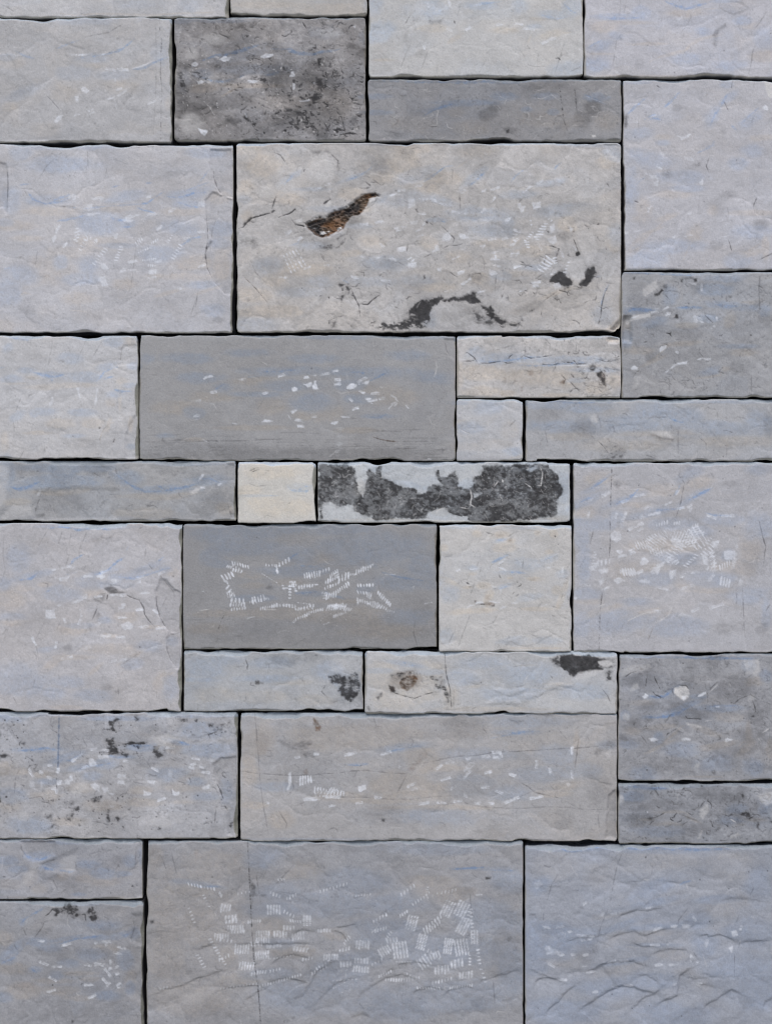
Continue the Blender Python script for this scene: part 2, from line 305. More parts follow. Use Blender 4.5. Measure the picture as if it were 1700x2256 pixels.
for p in [[460,1630,500,1645], [780,1815,810,1820], [1020,1640,1040,1635], [960,1840,985,1830], [1070,1280,1050,1350,1070,1400], [1190,820,1230,900], [1460,1600,1430,1680,1450,1750], [1220,1920,1260,2050], [1260,660,1255,720], [640,690,690,720], [1480,2110,1600,2050]]: st('K', 1.8, .4, p)
# grey-brown side of the joint between strip and tall block (a broken arris)
bl('K', .4, [392,940,408,925,410,1000,398,1045,385,1040], 1, 2, .2)

# -- large pale block on the left
view(0, 310, 520)
for c in [(330,420,220,45), (900,390,200,50,-5), (1300,380,200,45,-10), (700,600,170,90), (900,580,80,40), (170,950,120,70,15), (1150,800,180,70), (60,1060,120,120), (1560,620,100,60), (1560,720,80,40), (300,40,250,25), (650,40,200,30), (1450,90,140,40), (820,740,160,25), (40,580,70,30), (430,860,60,60), (620,880,80,80), (1320,450,120,30), (150,80,80,80), (80,420,90,100), (550,980,160,50), (1500,1200,100,60), (1440,1020,120,30), (400,170,300,60), (1250,610,160,60)]: cl('B', .62, *c)
st('B', 6, .9, [180,330, 230,410, 320,445, 430,430, 500,400]); st('B', 7, .8, [380,420, 450,400, 500,380]); st('B', 4, 1.0, [480,470, 600,480, 800,460, 960,450, 1040,440, 1110,390, 1180,345]); st('B', 5, 1.0, [1180,395, 1280,400, 1370,370, 1450,365]); st('B', 4, .9, [940,455, 1010,490, 1110,510]); st('B', 4, .8, [1250,430, 1350,465, 1440,470]); st('B', 5, .9, [400,570, 480,555, 560,540, 620,520]); st('B', 8, .9, [770,540, 830,560, 890,560]); st('B', 5, .9, [840,610, 900,610, 950,600]); st('B', 5, .8, [1280,740, 1350,690, 1450,675]); st('B', 3, .9, [30,905, 80,895]); st('B', 5, .8, [130,315, 230,300]); st('B', 3, .7, [1030,300, 1080,295]); st('B', 3, .7, [790,330, 860,310]); st('B', 3, .7, [1320,350, 1400,320, 1480,290]); st('B', 3, .7, [1370,350, 1420,280, 1480,200])
for c in [(500,790,200,60), (340,500,220,40), (850,470,140,35), (1280,500,180,35), (1560,400,110,60), (100,600,200,40), (560,1110,140,60), (400,920,200,120), (880,1010,100,40), (1300,960,260,30), (1170,1080,120,16,-15), (780,390,110,25), (1150,410,100,25), (1590,740,60,60), (700,720,260,60), (40,1310,80,60), (1480,1050,120,16,-20), (1350,860,160,60), (200,690,140,30), (1560,880,60,120)]: cl('T', .75, *c)
st('T', 4, .9, [500,1130, 560,1090, 620,1070]); st('T', 4, .8, [130,1110, 170,1070, 230,1090]); st('T', 4, .7, [1420,1070, 1500,1035, 1560,1050])
# pale tool marks
ds(5, .65, [395,650,430,590, 372,700,400,675, 450,750,468,720, 490,400,540,380, 515,412,560,395, 595,480,650,470, 630,495,700,485, 620,520,700,515, 650,410,720,405, 1030,400,1080,388, 870,560,920,530, 910,545,990,518, 1040,518,1130,512, 1195,500,1235,480, 1110,630,1145,600, 815,690,828,655, 905,860,965,850, 905,912,970,915, 1050,968,1105,965, 1235,1042,1290,1040, 1400,890,1455,875, 1290,700,1340,680])
for p, a in [([1400,425,1445,425,1450,470,1395,465], .62), ([1395,640,1450,630,1455,655,1400,655], .6), ([700,865,740,870,768,905,750,912,710,890], .6), ([850,915,870,895,900,905,895,925,850,928], .6), ([1045,910,1105,908,1110,945,1050,942], .62), ([685,965,745,955,760,1020,725,1030], .55), ([1090,850,1140,838,1150,855,1100,865], .55), ([870,560,940,560,930,575,880,575], .6), ([370,690,400,672,402,690,380,720], .6), ([700,405,730,400,722,430,700,425], .5), ([620,455,655,450,650,475,625,475], .5)]: bl('W', a, p, 1.2, 1.5, .3)
comb(545,620,530,700,5,5,10,3); comb(560,640,545,710,4,5,20,3); comb(612,675,570,770,6,6,-40,3); comb(600,700,640,690,3,6,60,3); comb(745,765,665,870,9,8,-30,3.2); comb(855,750,820,845,7,8,-10,3); comb(965,730,1000,690,4,9,70,3); comb(980,790,1060,755,7,4,60,2.4); comb(1070,725,1115,700,4,4,50,2.2); comb(1185,720,1215,670,4,4,30,2.2); comb(1275,740,1220,830,7,8,-30,3); comb(1010,845,1100,835,9,4,80,2.4); comb(1050,880,1095,885,4,4,70,2.4); comb(670,720,685,700,3,6,60,3)
# flaked margins
bl('H', -2.6, [0,150,48,160,55,300,55,430,48,520,20,470,-30,480,-30,150], 1.5, 3, 0, mode='add'); bl('K', .09, [0,150,48,160,55,300,55,430,48,520,20,470,-30,480,-30,150], 1.5, 3, 0)
E1 = [1485,60,1640,60,1640,400,1570,390,1530,330,1505,250,1485,190]; E2 = [1450,420,1500,360,1570,390,1640,420,1640,1090,1590,1080,1510,1000,1470,920,1450,860,1455,760,1490,700,1460,620]
for E in (E1, E2): bl('H', -3.0, E, 1.5, 3, 0, mode='add'); bl('K', .10, E, 1.5, 2, 0)
st('K', 1.6, .4, [1505,190, 1510,260, 1535,330, 1570,385]); st('K', 1.8, .42, [1450,440, 1462,560, 1470,700, 1450,800, 1465,900, 1510,990, 1600,1085]); st('K', 1.8, .35, [48,170, 58,300, 52,430, 50,520]); st('K', 1.5, .35, [1540,520, 1500,620, 1480,800])
st('K', 1.8, .28, [270,280, 330,180, 400,110, 470,60]); st('K', 1.4, .25, [170,340, 200,400]); st('K', 1.5, .3, [270,760, 250,880]); st('K', 1.5, .25, [620,60, 625,200]); st('K', 1.5, .25, [740,280, 760,180]); st('K', 3, .4, [445,465, 470,470]); st('K', 1.5, .3, [1380,1180, 1400,1060]); st('K', 1.4, .25, [1340,1260,1380,1130]); st('K', 1.4,.25,[880,1180,930,1000,980,600])
cl('K', .14, 1240,225,80,30); cl('K', .2, 1540,1265,50,25); bl('K', .2, [1525,1250,1550,1245,1550,1275,1530,1270], 2, 3); cl('K', .08, 350,150,100,90); cl('K', .1, 200,1200,60,80); cl('K', .1, 690,1250,40,20); cl('K',.06,1000,1150,300,80)
st('T', 3, 1.0, [480,1198, 560,1200, 640,1215]); st('L', 2, .6, [480,1197, 560,1199, 640,1213])

# -- the big patchy block in the middle, left half
view(510, 310, 960)
for c in [(480,300,120,30,-30), (640,400,160,20), (1000,300,150,20,-20), (800,560,200,30), (660,860,140,40), (1050,700,140,25), (1400,480,220,60,-5), (1500,280,250,60,-15), (1150,1150,300,50,5), (300,1030,120,80), (720,1150,120,60), (1300,1000,260,60), (560,1240,200,50), (200,1500,200,60), (1500,1150,160,60), (110,480,80,50), (1600,1450,90,60), (300,20,500,14), (1250,30,200,20)]: cl('B', .5, *c)
st('B', 4, .8, [430,360, 520,270]); st('B', 4, .9, [930,330, 1010,305, 1100,255, 1170,190]); st('B', 3, .8, [1560,340, 1620,295, 1667,265]); st('B', 3, .7, [900,1130, 960,1170]); st('B', 3, .7, [560,800, 540,840, 470,860])
for c in [(110,380,90,80), (260,200,160,100), (1400,190,160,120), (1250,310,140,60), (490,480,140,60), (990,440,110,60), (620,1060,280,60), (1150,820,140,60), (1550,1190,200,25), (980,920,80,30), (300,1400,300,50), (1080,560,70,30), (160,1260,160,60), (700,200,80,60), (130,620,60,60), (350,1130,100,60), (1430,60,200,50), (120,80,120,40)]: cl('T', .85, *c)
cl('T', 1, 1380,180,110,110, 0, .3); cl('K', .12, 1260,210,130,90); cl('K', .08, 1390,120,90,60); cl('L', .55, 735,225,125,120, 0, .25); cl('L', .3, 120,120,80,60); st('K', 3, .2, [560,300, 610,160, 720,110, 830,140, 875,220, 860,290], rough=1.3, dash=.5); cl('L', .3, 270,420,90,50); cl('L', .2, 450,360,110,60); cl('L', .2, 1480,960,60,60)
# cavity with rust coloured lining
CAV = [600,680,640,665,690,640,720,625,760,640,800,600,850,575,900,565,960,540,1010,490,1060,450,1110,430,1180,428,1205,455,1170,465,1140,470,1110,500,1085,560,1040,610,980,625,940,670,920,710,880,735,840,745,800,770,750,790,700,780,660,745,625,715]
bl('R', 1.0, CAV, 2.2, 2, .1); bl('H', -8, CAV, 1.5, 6, .6, mode='add')
bl('K', .62, [600,680,660,665,720,630,740,640,850,580,960,545,1010,495,1040,520,1050,600,960,630,900,600,820,620,740,690,720,720,760,780,700,780,650,730,615,705], 3, 4, .2); bl('K', .8, [1130,430,1190,430,1200,450,1150,450], 2, 2)
st('K', 3.5, .8, [515,688, 560,692, 610,705]); st('K', 3, .75, [620,690, 680,770, 740,790])
for p, a in [([720,745,750,740,778,755,745,768,725,760], 1.0), ([860,720,880,705,905,700,895,722,868,735], 1.0), ([515,650,560,640,580,630,580,665,530,672], .6), ([595,700,612,705,605,720], .8), ([1120,470,1165,465,1170,490,1140,500,1125,495], .6), ([760,540,800,490,815,510,800,540,770,550], .6), ([780,740,800,735,795,745], .9)]: bl('L', a, p, 1, 1, .1)
bl('K', .75, [745,510,770,490,800,485,800,470,808,480,780,505,760,525,748,520], 1.5, 1.5); bl('K', .4, [590,160,560,120,545,190,570,195,580,180], 4, 3, .6); bl('K', .5, [690,850,740,860,820,850,860,880,820,880,740,880,700,865], 4, 4, .6); bl('K', .45, [860,800,900,770,935,760,945,740,925,780,890,790,865,810], 3, 2); bl('K', .3, [610,100,700,95,790,85,800,100,720,110], 4, 3, .6)
st('K', 5, .3, [600,720, 650,790, 700,860, 780,885, 870,875, 930,800, 960,700], rough=2, dash=.5); st('K', 4, .28, [720,880, 740,950, 790,980], rough=2, dash=.5); st('K', 3, .3, [470,620, 520,680, 600,700]); st('K', 3, .3, [1200,445, 1160,520, 1100,560], rough=2); cl('K', .2, 1000,640,90,50); cl('K', .16, 620,770,80,50); st('K', 2.4, .6, [60,720, 95,710, 130,670, 165,635, 250,610, 330,590, 350,570, 375,590]); st('K', 3, .65, [380,630, 430,610, 470,600, 500,580, 520,560, 532,580]); bl('K', .5, [100,690,120,655,160,630,155,655,110,690], 1.5, 2); bl('K', .6, [320,580,345,565,355,580,335,592], 1, 1.5); st('K', 2, .4, [590,260, 600,230]); st('K', 2, .35, [800,100, 870,170, 860,240]); st('K', 1.6, .35, [330,90, 400,120, 440,180]); st('K', 2.2, .4, [330,560, 370,440]); st('K', 2, .35, [730,940, 760,980, 800,975])
bl('K', .3, [60,760,200,780,220,860,150,880,80,840], 8, 8, .7); cl('K', .16, 700,800,160,60); cl('K', .14, 560,140,100,60); cl('K', .14, 100,480,90,70)
bl('K', .55, [870,1180,890,1165,920,1175,960,1170,975,1230,1000,1280,960,1250,920,1250,905,1330,890,1360,890,1290,900,1230], 4, 3, .7); st('K', 2.4, .75, [1060,1335, 1110,1340, 1150,1300, 1215,1255]); st('K', 1.8, .5, [960,1170, 1000,1270, 1040,1350, 1050,1450]); bl('K', .35, [960,1480,1010,1500,1030,1540,980,1530,940,1490], 4, 3, .7); bl('K', .4, [815,1470,850,1480,830,1530,800,1490], 4, 3, .7); st('K', 3, .5, [790,1275, 800,1290]); bl('K', .7, [1200,1095,1225,1090,1215,1110,1198,1112], 1.5, 1.5); st('K', 1.6, .4, [1420,960, 1440,830]); st('K', 2, .4, [1640,920, 1560,960]); bl('K', .6, [1580,665,1605,655,1600,680,1582,680], 1.5, 1.5)
bl('K', .28, [1060,1370,1110,1400,1160,1460,1250,1500,1400,1500,1500,1480,1500,1530,1250,1540,1100,1530,1060,1460], 8, 8, .8)
bl('K', .3, [1150,1440,1180,1460,1160,1510,1140,1500], 5, 4, .6)
st('T', 2.4, .9, [60,1060, 120,1130, 200,1210, 310,1340]); st('K', 1.6, .4, [60,1060, 120,1130, 200,1210, 310,1340]); st('T', 3, .8, [240,1010, 320,1100]); st('K', 1.5, .25, [150,960,200,1080,280,1160])
ds(4.5, .62, [670,405,735,380, 765,370,815,350, 1500,378,1560,358, 1290,450,1335,432, 1360,415,1415,400, 1530,480,1590,475, 1335,715,1420,705, 1350,735,1400,725, 1140,970,1225,945, 1175,665,1245,672, 980,1112,1040,1122, 1220,1140,1285,1148, 680,1240,745,1212, 385,1115,450,1120, 590,1050,645,1030, 1030,940,1090,955, 440,780,485,735, 735,1015,795,1020, 545,820,570,790, 1515,790,1560,770, 1500,745,1560,715, 1625,480,1667,500, 1210,840,1240,870, 1530,600,1570,590])
for p, a in [([1035,670,1110,675,1110,695,1040,695], .55), ([1185,655,1235,655,1225,680,1180,680], .65), ([1345,870,1420,868,1418,912,1350,905], .65), ([1280,960,1310,950,1345,970,1340,985,1290,980], .6), ([1435,1000,1500,995,1505,1035,1440,1045], .6), ([1440,480,1490,480,1495,550,1440,555], .35), ([1460,665,1520,655,1510,690,1460,685], .35), ([430,740,490,730,470,770,440,780], .35)]: bl('W', a, p, 1.2, 1.5, .3)
for k in range(5): comb(430 + k * 14, 945 + k * 32, 530 + k * 18, 900 + k * 28, 6, 5, -60, 2.8, .75)
comb(1450,965,1500,1000,3,9,20,3)

# -- the same block, right half
view(930, 310, 1380)
for c in [(480,600,280,60), (600,740,220,60), (150,490,150,40,20), (700,700,60,120), (1150,560,260,60,-5), (430,300,150,40,-40), (1050,350,150,40,-10), (120,650,90,20), (1580,780,80,90), (1480,1420,120,120), (1550,110,80,60,30), (1350,40,250,20), (900,1040,120,30), (30,1150,80,30), (800,440,200,40), (650,1100,100,40), (60,1500,60,40)]: cl('B', .62, *c)
st('B', 4, 1.0, [0,345, 80,300, 150,240, 190,212, 250,208]); st('B', 5, .9, [375,380, 430,330, 480,290, 535,230]); st('B', 3, .9, [715,345, 760,290, 820,245]); st('B', 4, .9, [1070,240, 1110,195, 1150,170]); st('B', 3, .8, [150,660, 190,668]); st('B', 4, .7, [1400,1115, 1460,1105]); st('B', 4, .9, [1450,1380, 1480,1240, 1520,1170])
for c in [(60,400,90,60), (180,300,140,60), (450,90,200,60), (640,840,260,50), (900,900,160,50), (780,1090,220,40), (100,1200,180,40), (1180,680,80,60), (1280,560,100,40), (60,840,80,80), (1550,850,60,80), (300,940,120,60), (1100,1240,160,20,-20), (470,1120,80,50), (1500,180,80,60), (450,610,160,14)]: cl('T', .8, *c)
cl('T', .8, 1200,700,60,50); st('T', 4, .7, [0,420, 60,390, 140,385]); st('T', 3, .7, [280,230, 330,190, 370,165])
bl('L', .35, [1260,740,1340,720,1400,780,1430,900,1380,980,1330,980,1270,860], 3, 4, .2); bl('L', .25, [1200,960,1300,960,1330,1060,1290,1150,1220,1130,1180,1050], 3, 4, .2); bl('L', .25, [90,1420,180,1330,300,1350,400,1420,420,1500,200,1520,100,1480], 4, 5, .2)
STN = [0,1320,60,1300,130,1270,180,1290,260,1285,350,1275,400,1240,440,1270,460,1300,510,1330,460,1330,400,1340,350,1310,240,1310,150,1310,110,1340,60,1400,50,1450,30,1490,-40,1500,-60,1490,-30,1430,-90,1400,-40,1330]
bl('K', 1.0, STN, 3.6, 2.4, .4, 2.2); bl('K', .85, [-260,1500,-180,1490,-120,1480,-60,1440,0,1430,50,1470,20,1510,-40,1530,-110,1530,-240,1525], 7, 4, .9); bl('K', .75, [-420,1470,-330,1490,-260,1520,-330,1540,-420,1530,-470,1490], 8, 5, .9)
bl('K', .95, [460,1330,540,1360,600,1430,560,1440,480,1380], 3, 2.5, .5); bl('K', .95, [500,1390,560,1350,580,1385,550,1410,620,1440,690,1485,640,1490,560,1460,520,1430], 3, 2.5, .6); bl('K', .45, [380,1350,450,1360,500,1400,520,1450,600,1490,500,1500,420,1460], 7, 5, .8); bl('K', .65, [690,1495,740,1500,790,1490,760,1515,720,1512], 2, 2)
bl('K', .92, [1040,1150,1065,1110,1100,1078,1150,1080,1160,1110,1220,1150,1210,1175,1150,1200,1130,1170,1080,1160], 2.4, 1.8, .3); bl('K', .92, [1345,1040,1400,1030,1410,1080,1390,1120,1330,1180,1280,1170,1330,1130,1325,1080], 2.4, 1.8, .3); bl('K', .95, [1250,915,1275,908,1284,930,1270,952,1250,945], 1, 1.2, .1)
bl('K', .6, [870,1400,890,1370,950,1355,940,1375,910,1390], 2.5, 2); bl('K', .5, [800,1470,810,1450,820,1475], 2, 2); bl('K', .45, [820,1390,815,1360,880,1340], 5, 4, .8); bl('K', .45, [1100,1000,1080,960,1110,890,1115,905,1090,955], 1.5, 1.5); bl('K', .45, [1140,1200,1180,1185,1190,1200,1160,1215], 3, 2); bl('K', .5, [1210,740,1240,735,1240,765,1215,765], 3, 2, .6); bl('K', .35, [930,1190,945,1185,940,1240,928,1230], 2, 2); bl('K', .7, [20,660,45,655,45,675,25,675], 1.5, 1.5); bl('K', .6, [1010,735,1035,745,1025,755], 1.5, 1.5)
bl('K', .35, [1160,1050,1150,1110,1130,1120], 3, 2)
st('K', 2, .6, [1000,860, 1060,862, 1110,885, 1085,950]); st('K', 2, .5, [1230,800, 1260,880, 1270,920]); st('K', 2, .45, [1400,1110, 1440,1120]); st('K', 1.8, .4, [1490,1160, 1565,1168]); st('K', 2.4, .42, [1520,1175, 1480,1260, 1460,1350, 1450,1440, 1420,1540]); st('K', 2, .35, [1310,1330, 1350,1310, 1410,1300, 1420,1250]); st('K', 2, .35, [1050,1420, 1060,1440]); st('K', 2, .3, [800,1470, 770,1540]); st('K', 2, .4, [1500,340, 1520,380]); st('K', 1.6, .35, [250,220, 240,345]); st('K', 2, .4, [170,880, 220,855, 280,860, 330,840]); st('K', 1.6, .35, [300,430, 310,580]); st('K', 1.6, .35, [240,860, 260,800, 160,700]); st('K', 2, .3, [780,510, 830,460]); st('K', 1.7, .35, [590,1240,600,1100]); st('K', 2, .5, [1420,690,1440,680]); st('K', 2,.35,[400,1090,470,1085,490,1120]); st('K',2,.35,[640,1290,660,1250]); st('K',2,.3,[1210,1210,1280,1215,1320,1190])
cl('K', .22, 1150,780,70,40); cl('K', .16, 1000,1120,60,40); cl('K', .2, 430,1120,60,30); cl('K', .15, 850,1370,120,40,-20); cl('K', .12, 1250,1380,60,40); cl('K',.1,300,1440,400,60)
st('T', 3, .9, [980,1320, 1040,1270, 1100,1230, 1300,1200]); st('K', 1.4, .35, [940,1350, 1000,1300, 1100,1230])
ds(4.5, .7, [305,415,355,405, 485,415,515,405, 560,408,590,400, 600,392,625,382, 845,402,890,372, 935,352,980,325, 70,485,130,500, 140,510,205,535, 240,582,315,590, 340,600,400,590, 560,500,590,465, 475,585,515,560, 745,730,800,748, 740,770,795,780, 735,785,790,800, 735,805,770,825, 540,812,595,800, 650,805,690,795, 470,855,485,875, 488,872,510,845, 560,915,628,910, 595,940,600,965, 560,968,628,968, 720,920,780,920, 720,940,770,945, 245,965,310,940, 745,1040,800,1018, 580,1015,640,1030, 320,1175,395,1130, 180,1230,240,1215, 450,1240,520,1220, 790,1230,845,1205, 890,1160,960,1155, 895,1190,950,1188, 935,835,975,890, 1130,905,1150,955, 1230,850,1255,900, 0,490,35,478, 0,690,25,670, 85,905,130,890, 0,600,30,595, 1045,1090,1085,1070])
for p, a in [([895,510,960,500,962,545,905,560], .65), ([780,515,800,510,805,540,840,535,810,590,780,550], .55), ([165,770,220,745,230,790,215,825,155,820,160,790], .5), ([290,765,340,758,360,800,310,800], .6), ([345,775,380,790,385,805,350,800], .5), ([670,640,725,620,700,660,670,670], .6), ([710,845,760,830,745,860,710,862], .6), ([1040,700,1080,660,1075,730,1050,760,1040,730], .55), ([1020,800,1080,780,1100,830,1070,850,1030,830], .5), ([100,860,125,845,140,890,110,905], .55), ([285,1075,350,1055,340,1080,290,1100], .6), ([545,1050,600,1065,610,1085,560,1105,540,1080], .6), ([120,1045,160,1035,150,1070,130,1065], .55), ([1060,1175,1110,1160,1125,1190,1080,1215], .55), ([900,1175,945,1178,945,1198,900,1192], .6), ([1200,700,1225,720,1215,760,1200,740], .45), ([310,420,350,420,345,440,305,440], .5), ([1000,540,960,540,970,560], .0)]: bl('W', a, p, 1.2, 1.5, .35)
comb(1005,680,940,810,8,9,15,3.4); comb(980,700,925,790,6,7,15,3); comb(895,750,840,820,6,5,-20,2.8); comb(850,830,865,870,3,8,0,3); comb(1030,640,1050,655,2,5,40,3); comb(875,620,885,690,3,3,10,2.4)
for k in range(5): st('W', 3.8, .75, [940 + k*16, 1045 - k*26, 990 + k * 20, 1075 - k*22], .3)
for k in range(4): st('W', 3, .6, [985 + k*12, 1035 - k*24, 1030 + k * 14, 1045 - k*18], .3)
comb(1075,960,1085,1000,3,8,10,3); comb(1190,995,1160,1075,5,5,15,2.6)
# the broken lower right corner
bl('H', -9, [1520,1593,1545,1540,1600,1480,1640,1440,1700,1440,1700,1640,1520,1640], 1.0, 6, 0, mode='add'); bl('T', .9, [1480,1593,1500,1540,1600,1440,1640,1420,1700,1440,1700,1640,1500,1640], 1.5, 3, 0)
bl('H', -3, [1470,20,1640,10,1640,180,1590,170,1540,120,1500,80], 1.0, 6, 0, mode='add')

# -- right hand mottled block
view(1300, 590, 1700)
for c in [(450,390,180,40), (900,50,250,30), (400,45,150,18), (1280,350,280,40,5), (1180,350,120,30), (860,370,120,20), (1350,720,180,25), (1100,950,120,50,-10), (1600,400,60,60), (330,650,50,90), (600,500,140,50,-20), (1200,90,200,50), (1060,460,120,40), (720,250,80,120), (1150,200,200,60)]: cl('B', .75, *c)
st('B', 8, .9, [310,430, 380,380, 480,390, 620,385]); st('B', 6, .9, [800,365, 900,362, 1020,370]); st('B', 6, .8, [1120,330, 1250,360, 1400,350]); st('B', 5, .8, [300,40, 500,50, 700,60, 850,70, 1050,60])
for c in [(800,700,200,25,-5), (560,860,140,20,-25), (1080,1000,150,12,-8), (1230,930,60,30), (1400,780,130,40), (1400,340,160,30,-15), (1280,480,60,80,20), (880,530,120,30), (450,760,160,40)]: cl('T', .85, *c)
st('T', 5, 1, [520,870, 620,800, 720,710, 850,690, 970,700]); st('T', 4, 1, [950,1020, 1100,1000, 1180,985, 1220,930])
for p, a in [([320,510,340,450,400,430,540,420,550,450,480,465,400,480,340,520], .55), ([475,250,480,200,530,160,600,120,610,180,540,240,500,260], .4)]: bl('L', a, p, 2, 2, .15)
for p, a in [([375,455,440,435,445,450,380,470], .65), ([645,385,710,355,715,365,660,395], .7), ([625,765,650,725,690,720,690,740,640,775], .65), ([725,930,745,900,800,875,885,860,880,880,800,890,750,925], .65), ([980,845,1020,825,1105,832,1100,845,1020,842], .65), ([370,920,400,905,440,915,430,932,380,935], .65)]: bl('W', a, p, 1.5, 1.5, .25)
ds(4, .6, [1005,140,1020,175, 1015,170,1020,215, 690,435,730,420, 700,410,725,430, 560,410,620,405, 590,380,620,375, 1150,450,1160,480, 1100,560,1135,530, 690,960,710,940, 900,140,970,155, 945,450,1025,470, 935,490,1030,500, 950,470,1020,490, 960,440,975,500, 1000,455,1010,500, 1155,480,1140,510, 785,770,800,780])
for p, a in [([585,245,620,235,650,200,660,210,630,245,590,262], .85), ([765,460,785,430,800,430,798,460], .85), ([825,110,850,105,840,135,825,130], .7), ([945,105,970,95,975,125,950,130], .7), ([850,95,940,90,935,105,860,108], .4), ([390,90,410,85,405,110,392,108], .6), ([660,160,700,150,700,200,670,190], .5), ([890,325,903,325,900,338], .7), ([1265,262,1290,265,1285,275,1265,272], .6), ([1370,365,1390,355,1390,365], .6), ([1460,615,1475,610,1475,628,1462,628], .7), ([1195,255,1210,270,1200,275], .6)]: bl('K', a, p, 3, 1.8, .3)
st('K', 2, .6, [690,600, 730,605, 740,585]); st('K', 2, .5, [720,600, 745,635]); st('K', 1.6, .4, [790,370, 790,430]); st('K', 2, .5, [1170,620, 1200,625, 1210,600]); st('K', 2, .4, [1040,400, 1050,440, 1110,500, 1150,520]); st('K', 2.2, .3, [1550,80, 1540,200, 1550,380], 0); st('K', 1.6, .25, [1470,960, 1475,1180]); st('K', 1.6, .35, [800,260, 840,190]); st('K', 2, .4, [990,770, 1040,830]); st('K', 2, .3, [1120,280, 1150,310]); st('K', 2,.35,[680,250,720,290]); cl('K', .2, 540,820,50,50); cl('K', .16, 450,320,150,100); cl('K', .14, 900,600,200,60); cl('K', .14, 1100,160,250,60); cl('K', .18, 1340,920,80,50); cl('K', .14, 1600,480,80,80)
for c in [(1000,700,300,200), (1400,600,200,200)]: cl('K', .07, *c)
bl('L',.2,[400,1010,450,1000,440,1080,380,1120],3,4)

# -- small pale block, left
view(0, 730, 320)
for c in [(580,500,200,40), (1000,520,260,60), (330,450,120,40), (1250,400,160,60,-20), (1330,720,120,50), (200,980,120,60,-30), (500,920,160,50), (950,930,160,40), (150,550,160,50), (100,190,80,60,-30), (240,70,160,26), (1050,45,220,20), (1480,620,100,40), (800,300,160,80), (1540,400,100,50), (400,950,60,40), (850,1200,160,30), (1300,120,120,70), (1500,1320,60,40)]: cl('B', .62, *c)
st('B', 8, .9, [380,470, 460,490, 560,520, 650,520, 740,495]); st('B', 5, .9, [560,570, 620,550]); st('B', 5, .8, [1100,575, 1150,540, 1200,470, 1280,430, 1350,410]); st('B', 5, .8, [1190,560, 1240,535, 1310,520]); st('B', 3, .9, [0,420, 60,412]); st('B', 3, .8, [850,920, 950,900]); st('B', 4, .9, [1290,660, 1380,690, 1510,688]); st('B', 6, .6, [90,60, 200,90, 320,95, 440,70])
for c in [(380,530,120,30), (850,620,300,30), (450,640,220,40), (1400,570,110,60), (1100,1060,160,60), (700,1060,160,60), (460,1170,180,20), (1240,1090,40,120,20), (1380,780,30,160), (1500,120,60,60), (1280,820,80,60), (60,1250,60,120), (1500,1080,30,100), (200,600,180,16)]: cl('T', .75, *c)
st('T', 4, .8, [1165,1300, 1150,1240, 1190,1130, 1260,1060, 1340,1035]); st('K', 1.4, .25, [1165,1300, 1150,1240, 1190,1130, 1260,1060]); st('T', 4, .8, [290,1190, 360,1155, 500,1150, 560,1180])
for p, a in [([570,860,590,770,610,755,630,800,600,860], .45), ([885,650,905,650,935,770,910,780], .55), ([1110,660,1130,655,1120,780,1100,850,1080,850,1095,760], .55)]: bl('W', a, p, 1, 1.5, .2)
bl('K', .65, [1298,1270,1312,1235,1322,1240,1310,1275], .5, 1, .1); st('K', 2.2, .5, [835,1200, 850,1210]); st('K', 2, .45, [1135,1108, 1160,1110]); st('K', 1.6, .5, [795,225, 808,228]); st('K', 1.4, .35, [100,520, 145,500, 130,520]); st('K', 1.2, .25, [560,370, 610,120]); st('K', 1.2, .22, [530,450, 600,300]); st('K', 1.2, .25, [870,380, 960,180]); st('K', 1.2, .25, [1040,350, 1180,100]); st('K', 1.4, .25, [150,1000, 170,1100, 160,1240]); st('K', 1.4, .25, [1380,360, 1400,200, 1420,150]); st('K', 1.4, .25, [620,370, 700,340, 740,350, 680,375]); st('K', 1.4, .3, [180,930, 250,760]); st('K',1.3,.25,[1160,740,1190,650]); st('K',1.3,.25,[500,1430,520,1330]); st('K',1.2,.22,[220,1480,300,1330])
bl('H', -3, [1530,980,1600,960,1600,1500,1440,1500,1440,1240,1480,1100], 2, 4, 0, mode='add'); bl('K', .08, [1530,980,1600,960,1600,1500,1450,1500,1440,1240,1480,1100], 2, 4, 0); bl('H', -2, [1380,220,1430,160,1600,150,1600,400,1380,380], 2, 4, 0, mode='add')
cl('K', .1, 120,660,80,60); cl('K', .1, 640,1140,120,60); cl('K', .07, 900,1300,300,80)

# -- long mid-grey block with a scatter of pale marks
view(300, 730, 1010)
for c in [(250,140,180,30), (330,240,160,30), (750,205,250,25), (1200,210,250,35), (1530,240,140,40), (780,280,180,30), (600,325,160,16), (300,420,60,30), (920,370,120,50), (1230,440,120,16), (160,540,70,18), (560,110,140,25), (450,290,60,30), (1400,125,120,30), (1540,30,100,12), (60,140,60,30), (1150,350,90,30), (920,140,140,25), (1100,280,80,30), (1000,30,260,14)]: cl('B', .75, *c)
st('B', 4, .9, [1200,260, 1250,235, 1310,208]); st('B', 5, .8, [1170,442, 1260,445, 1300,425]); st('B', 4, .8, [570,240, 650,228]); st('B', 4, .8, [410,300, 460,270]); st('B', 4, .7, [1100,210, 1190,215]); st('B', 4, .8, [640,210, 740,208, 850,195])
for c in [(690,390,100,40), (600,500,250,16), (870,435,70,25), (200,400,140,40), (600,260,140,25), (1300,330,160,60), (1150,510,120,18), (300,560,80,14), (420,340,140,25), (1000,420,120,50), (1180,310,90,30)]: cl('T', .8, *c)
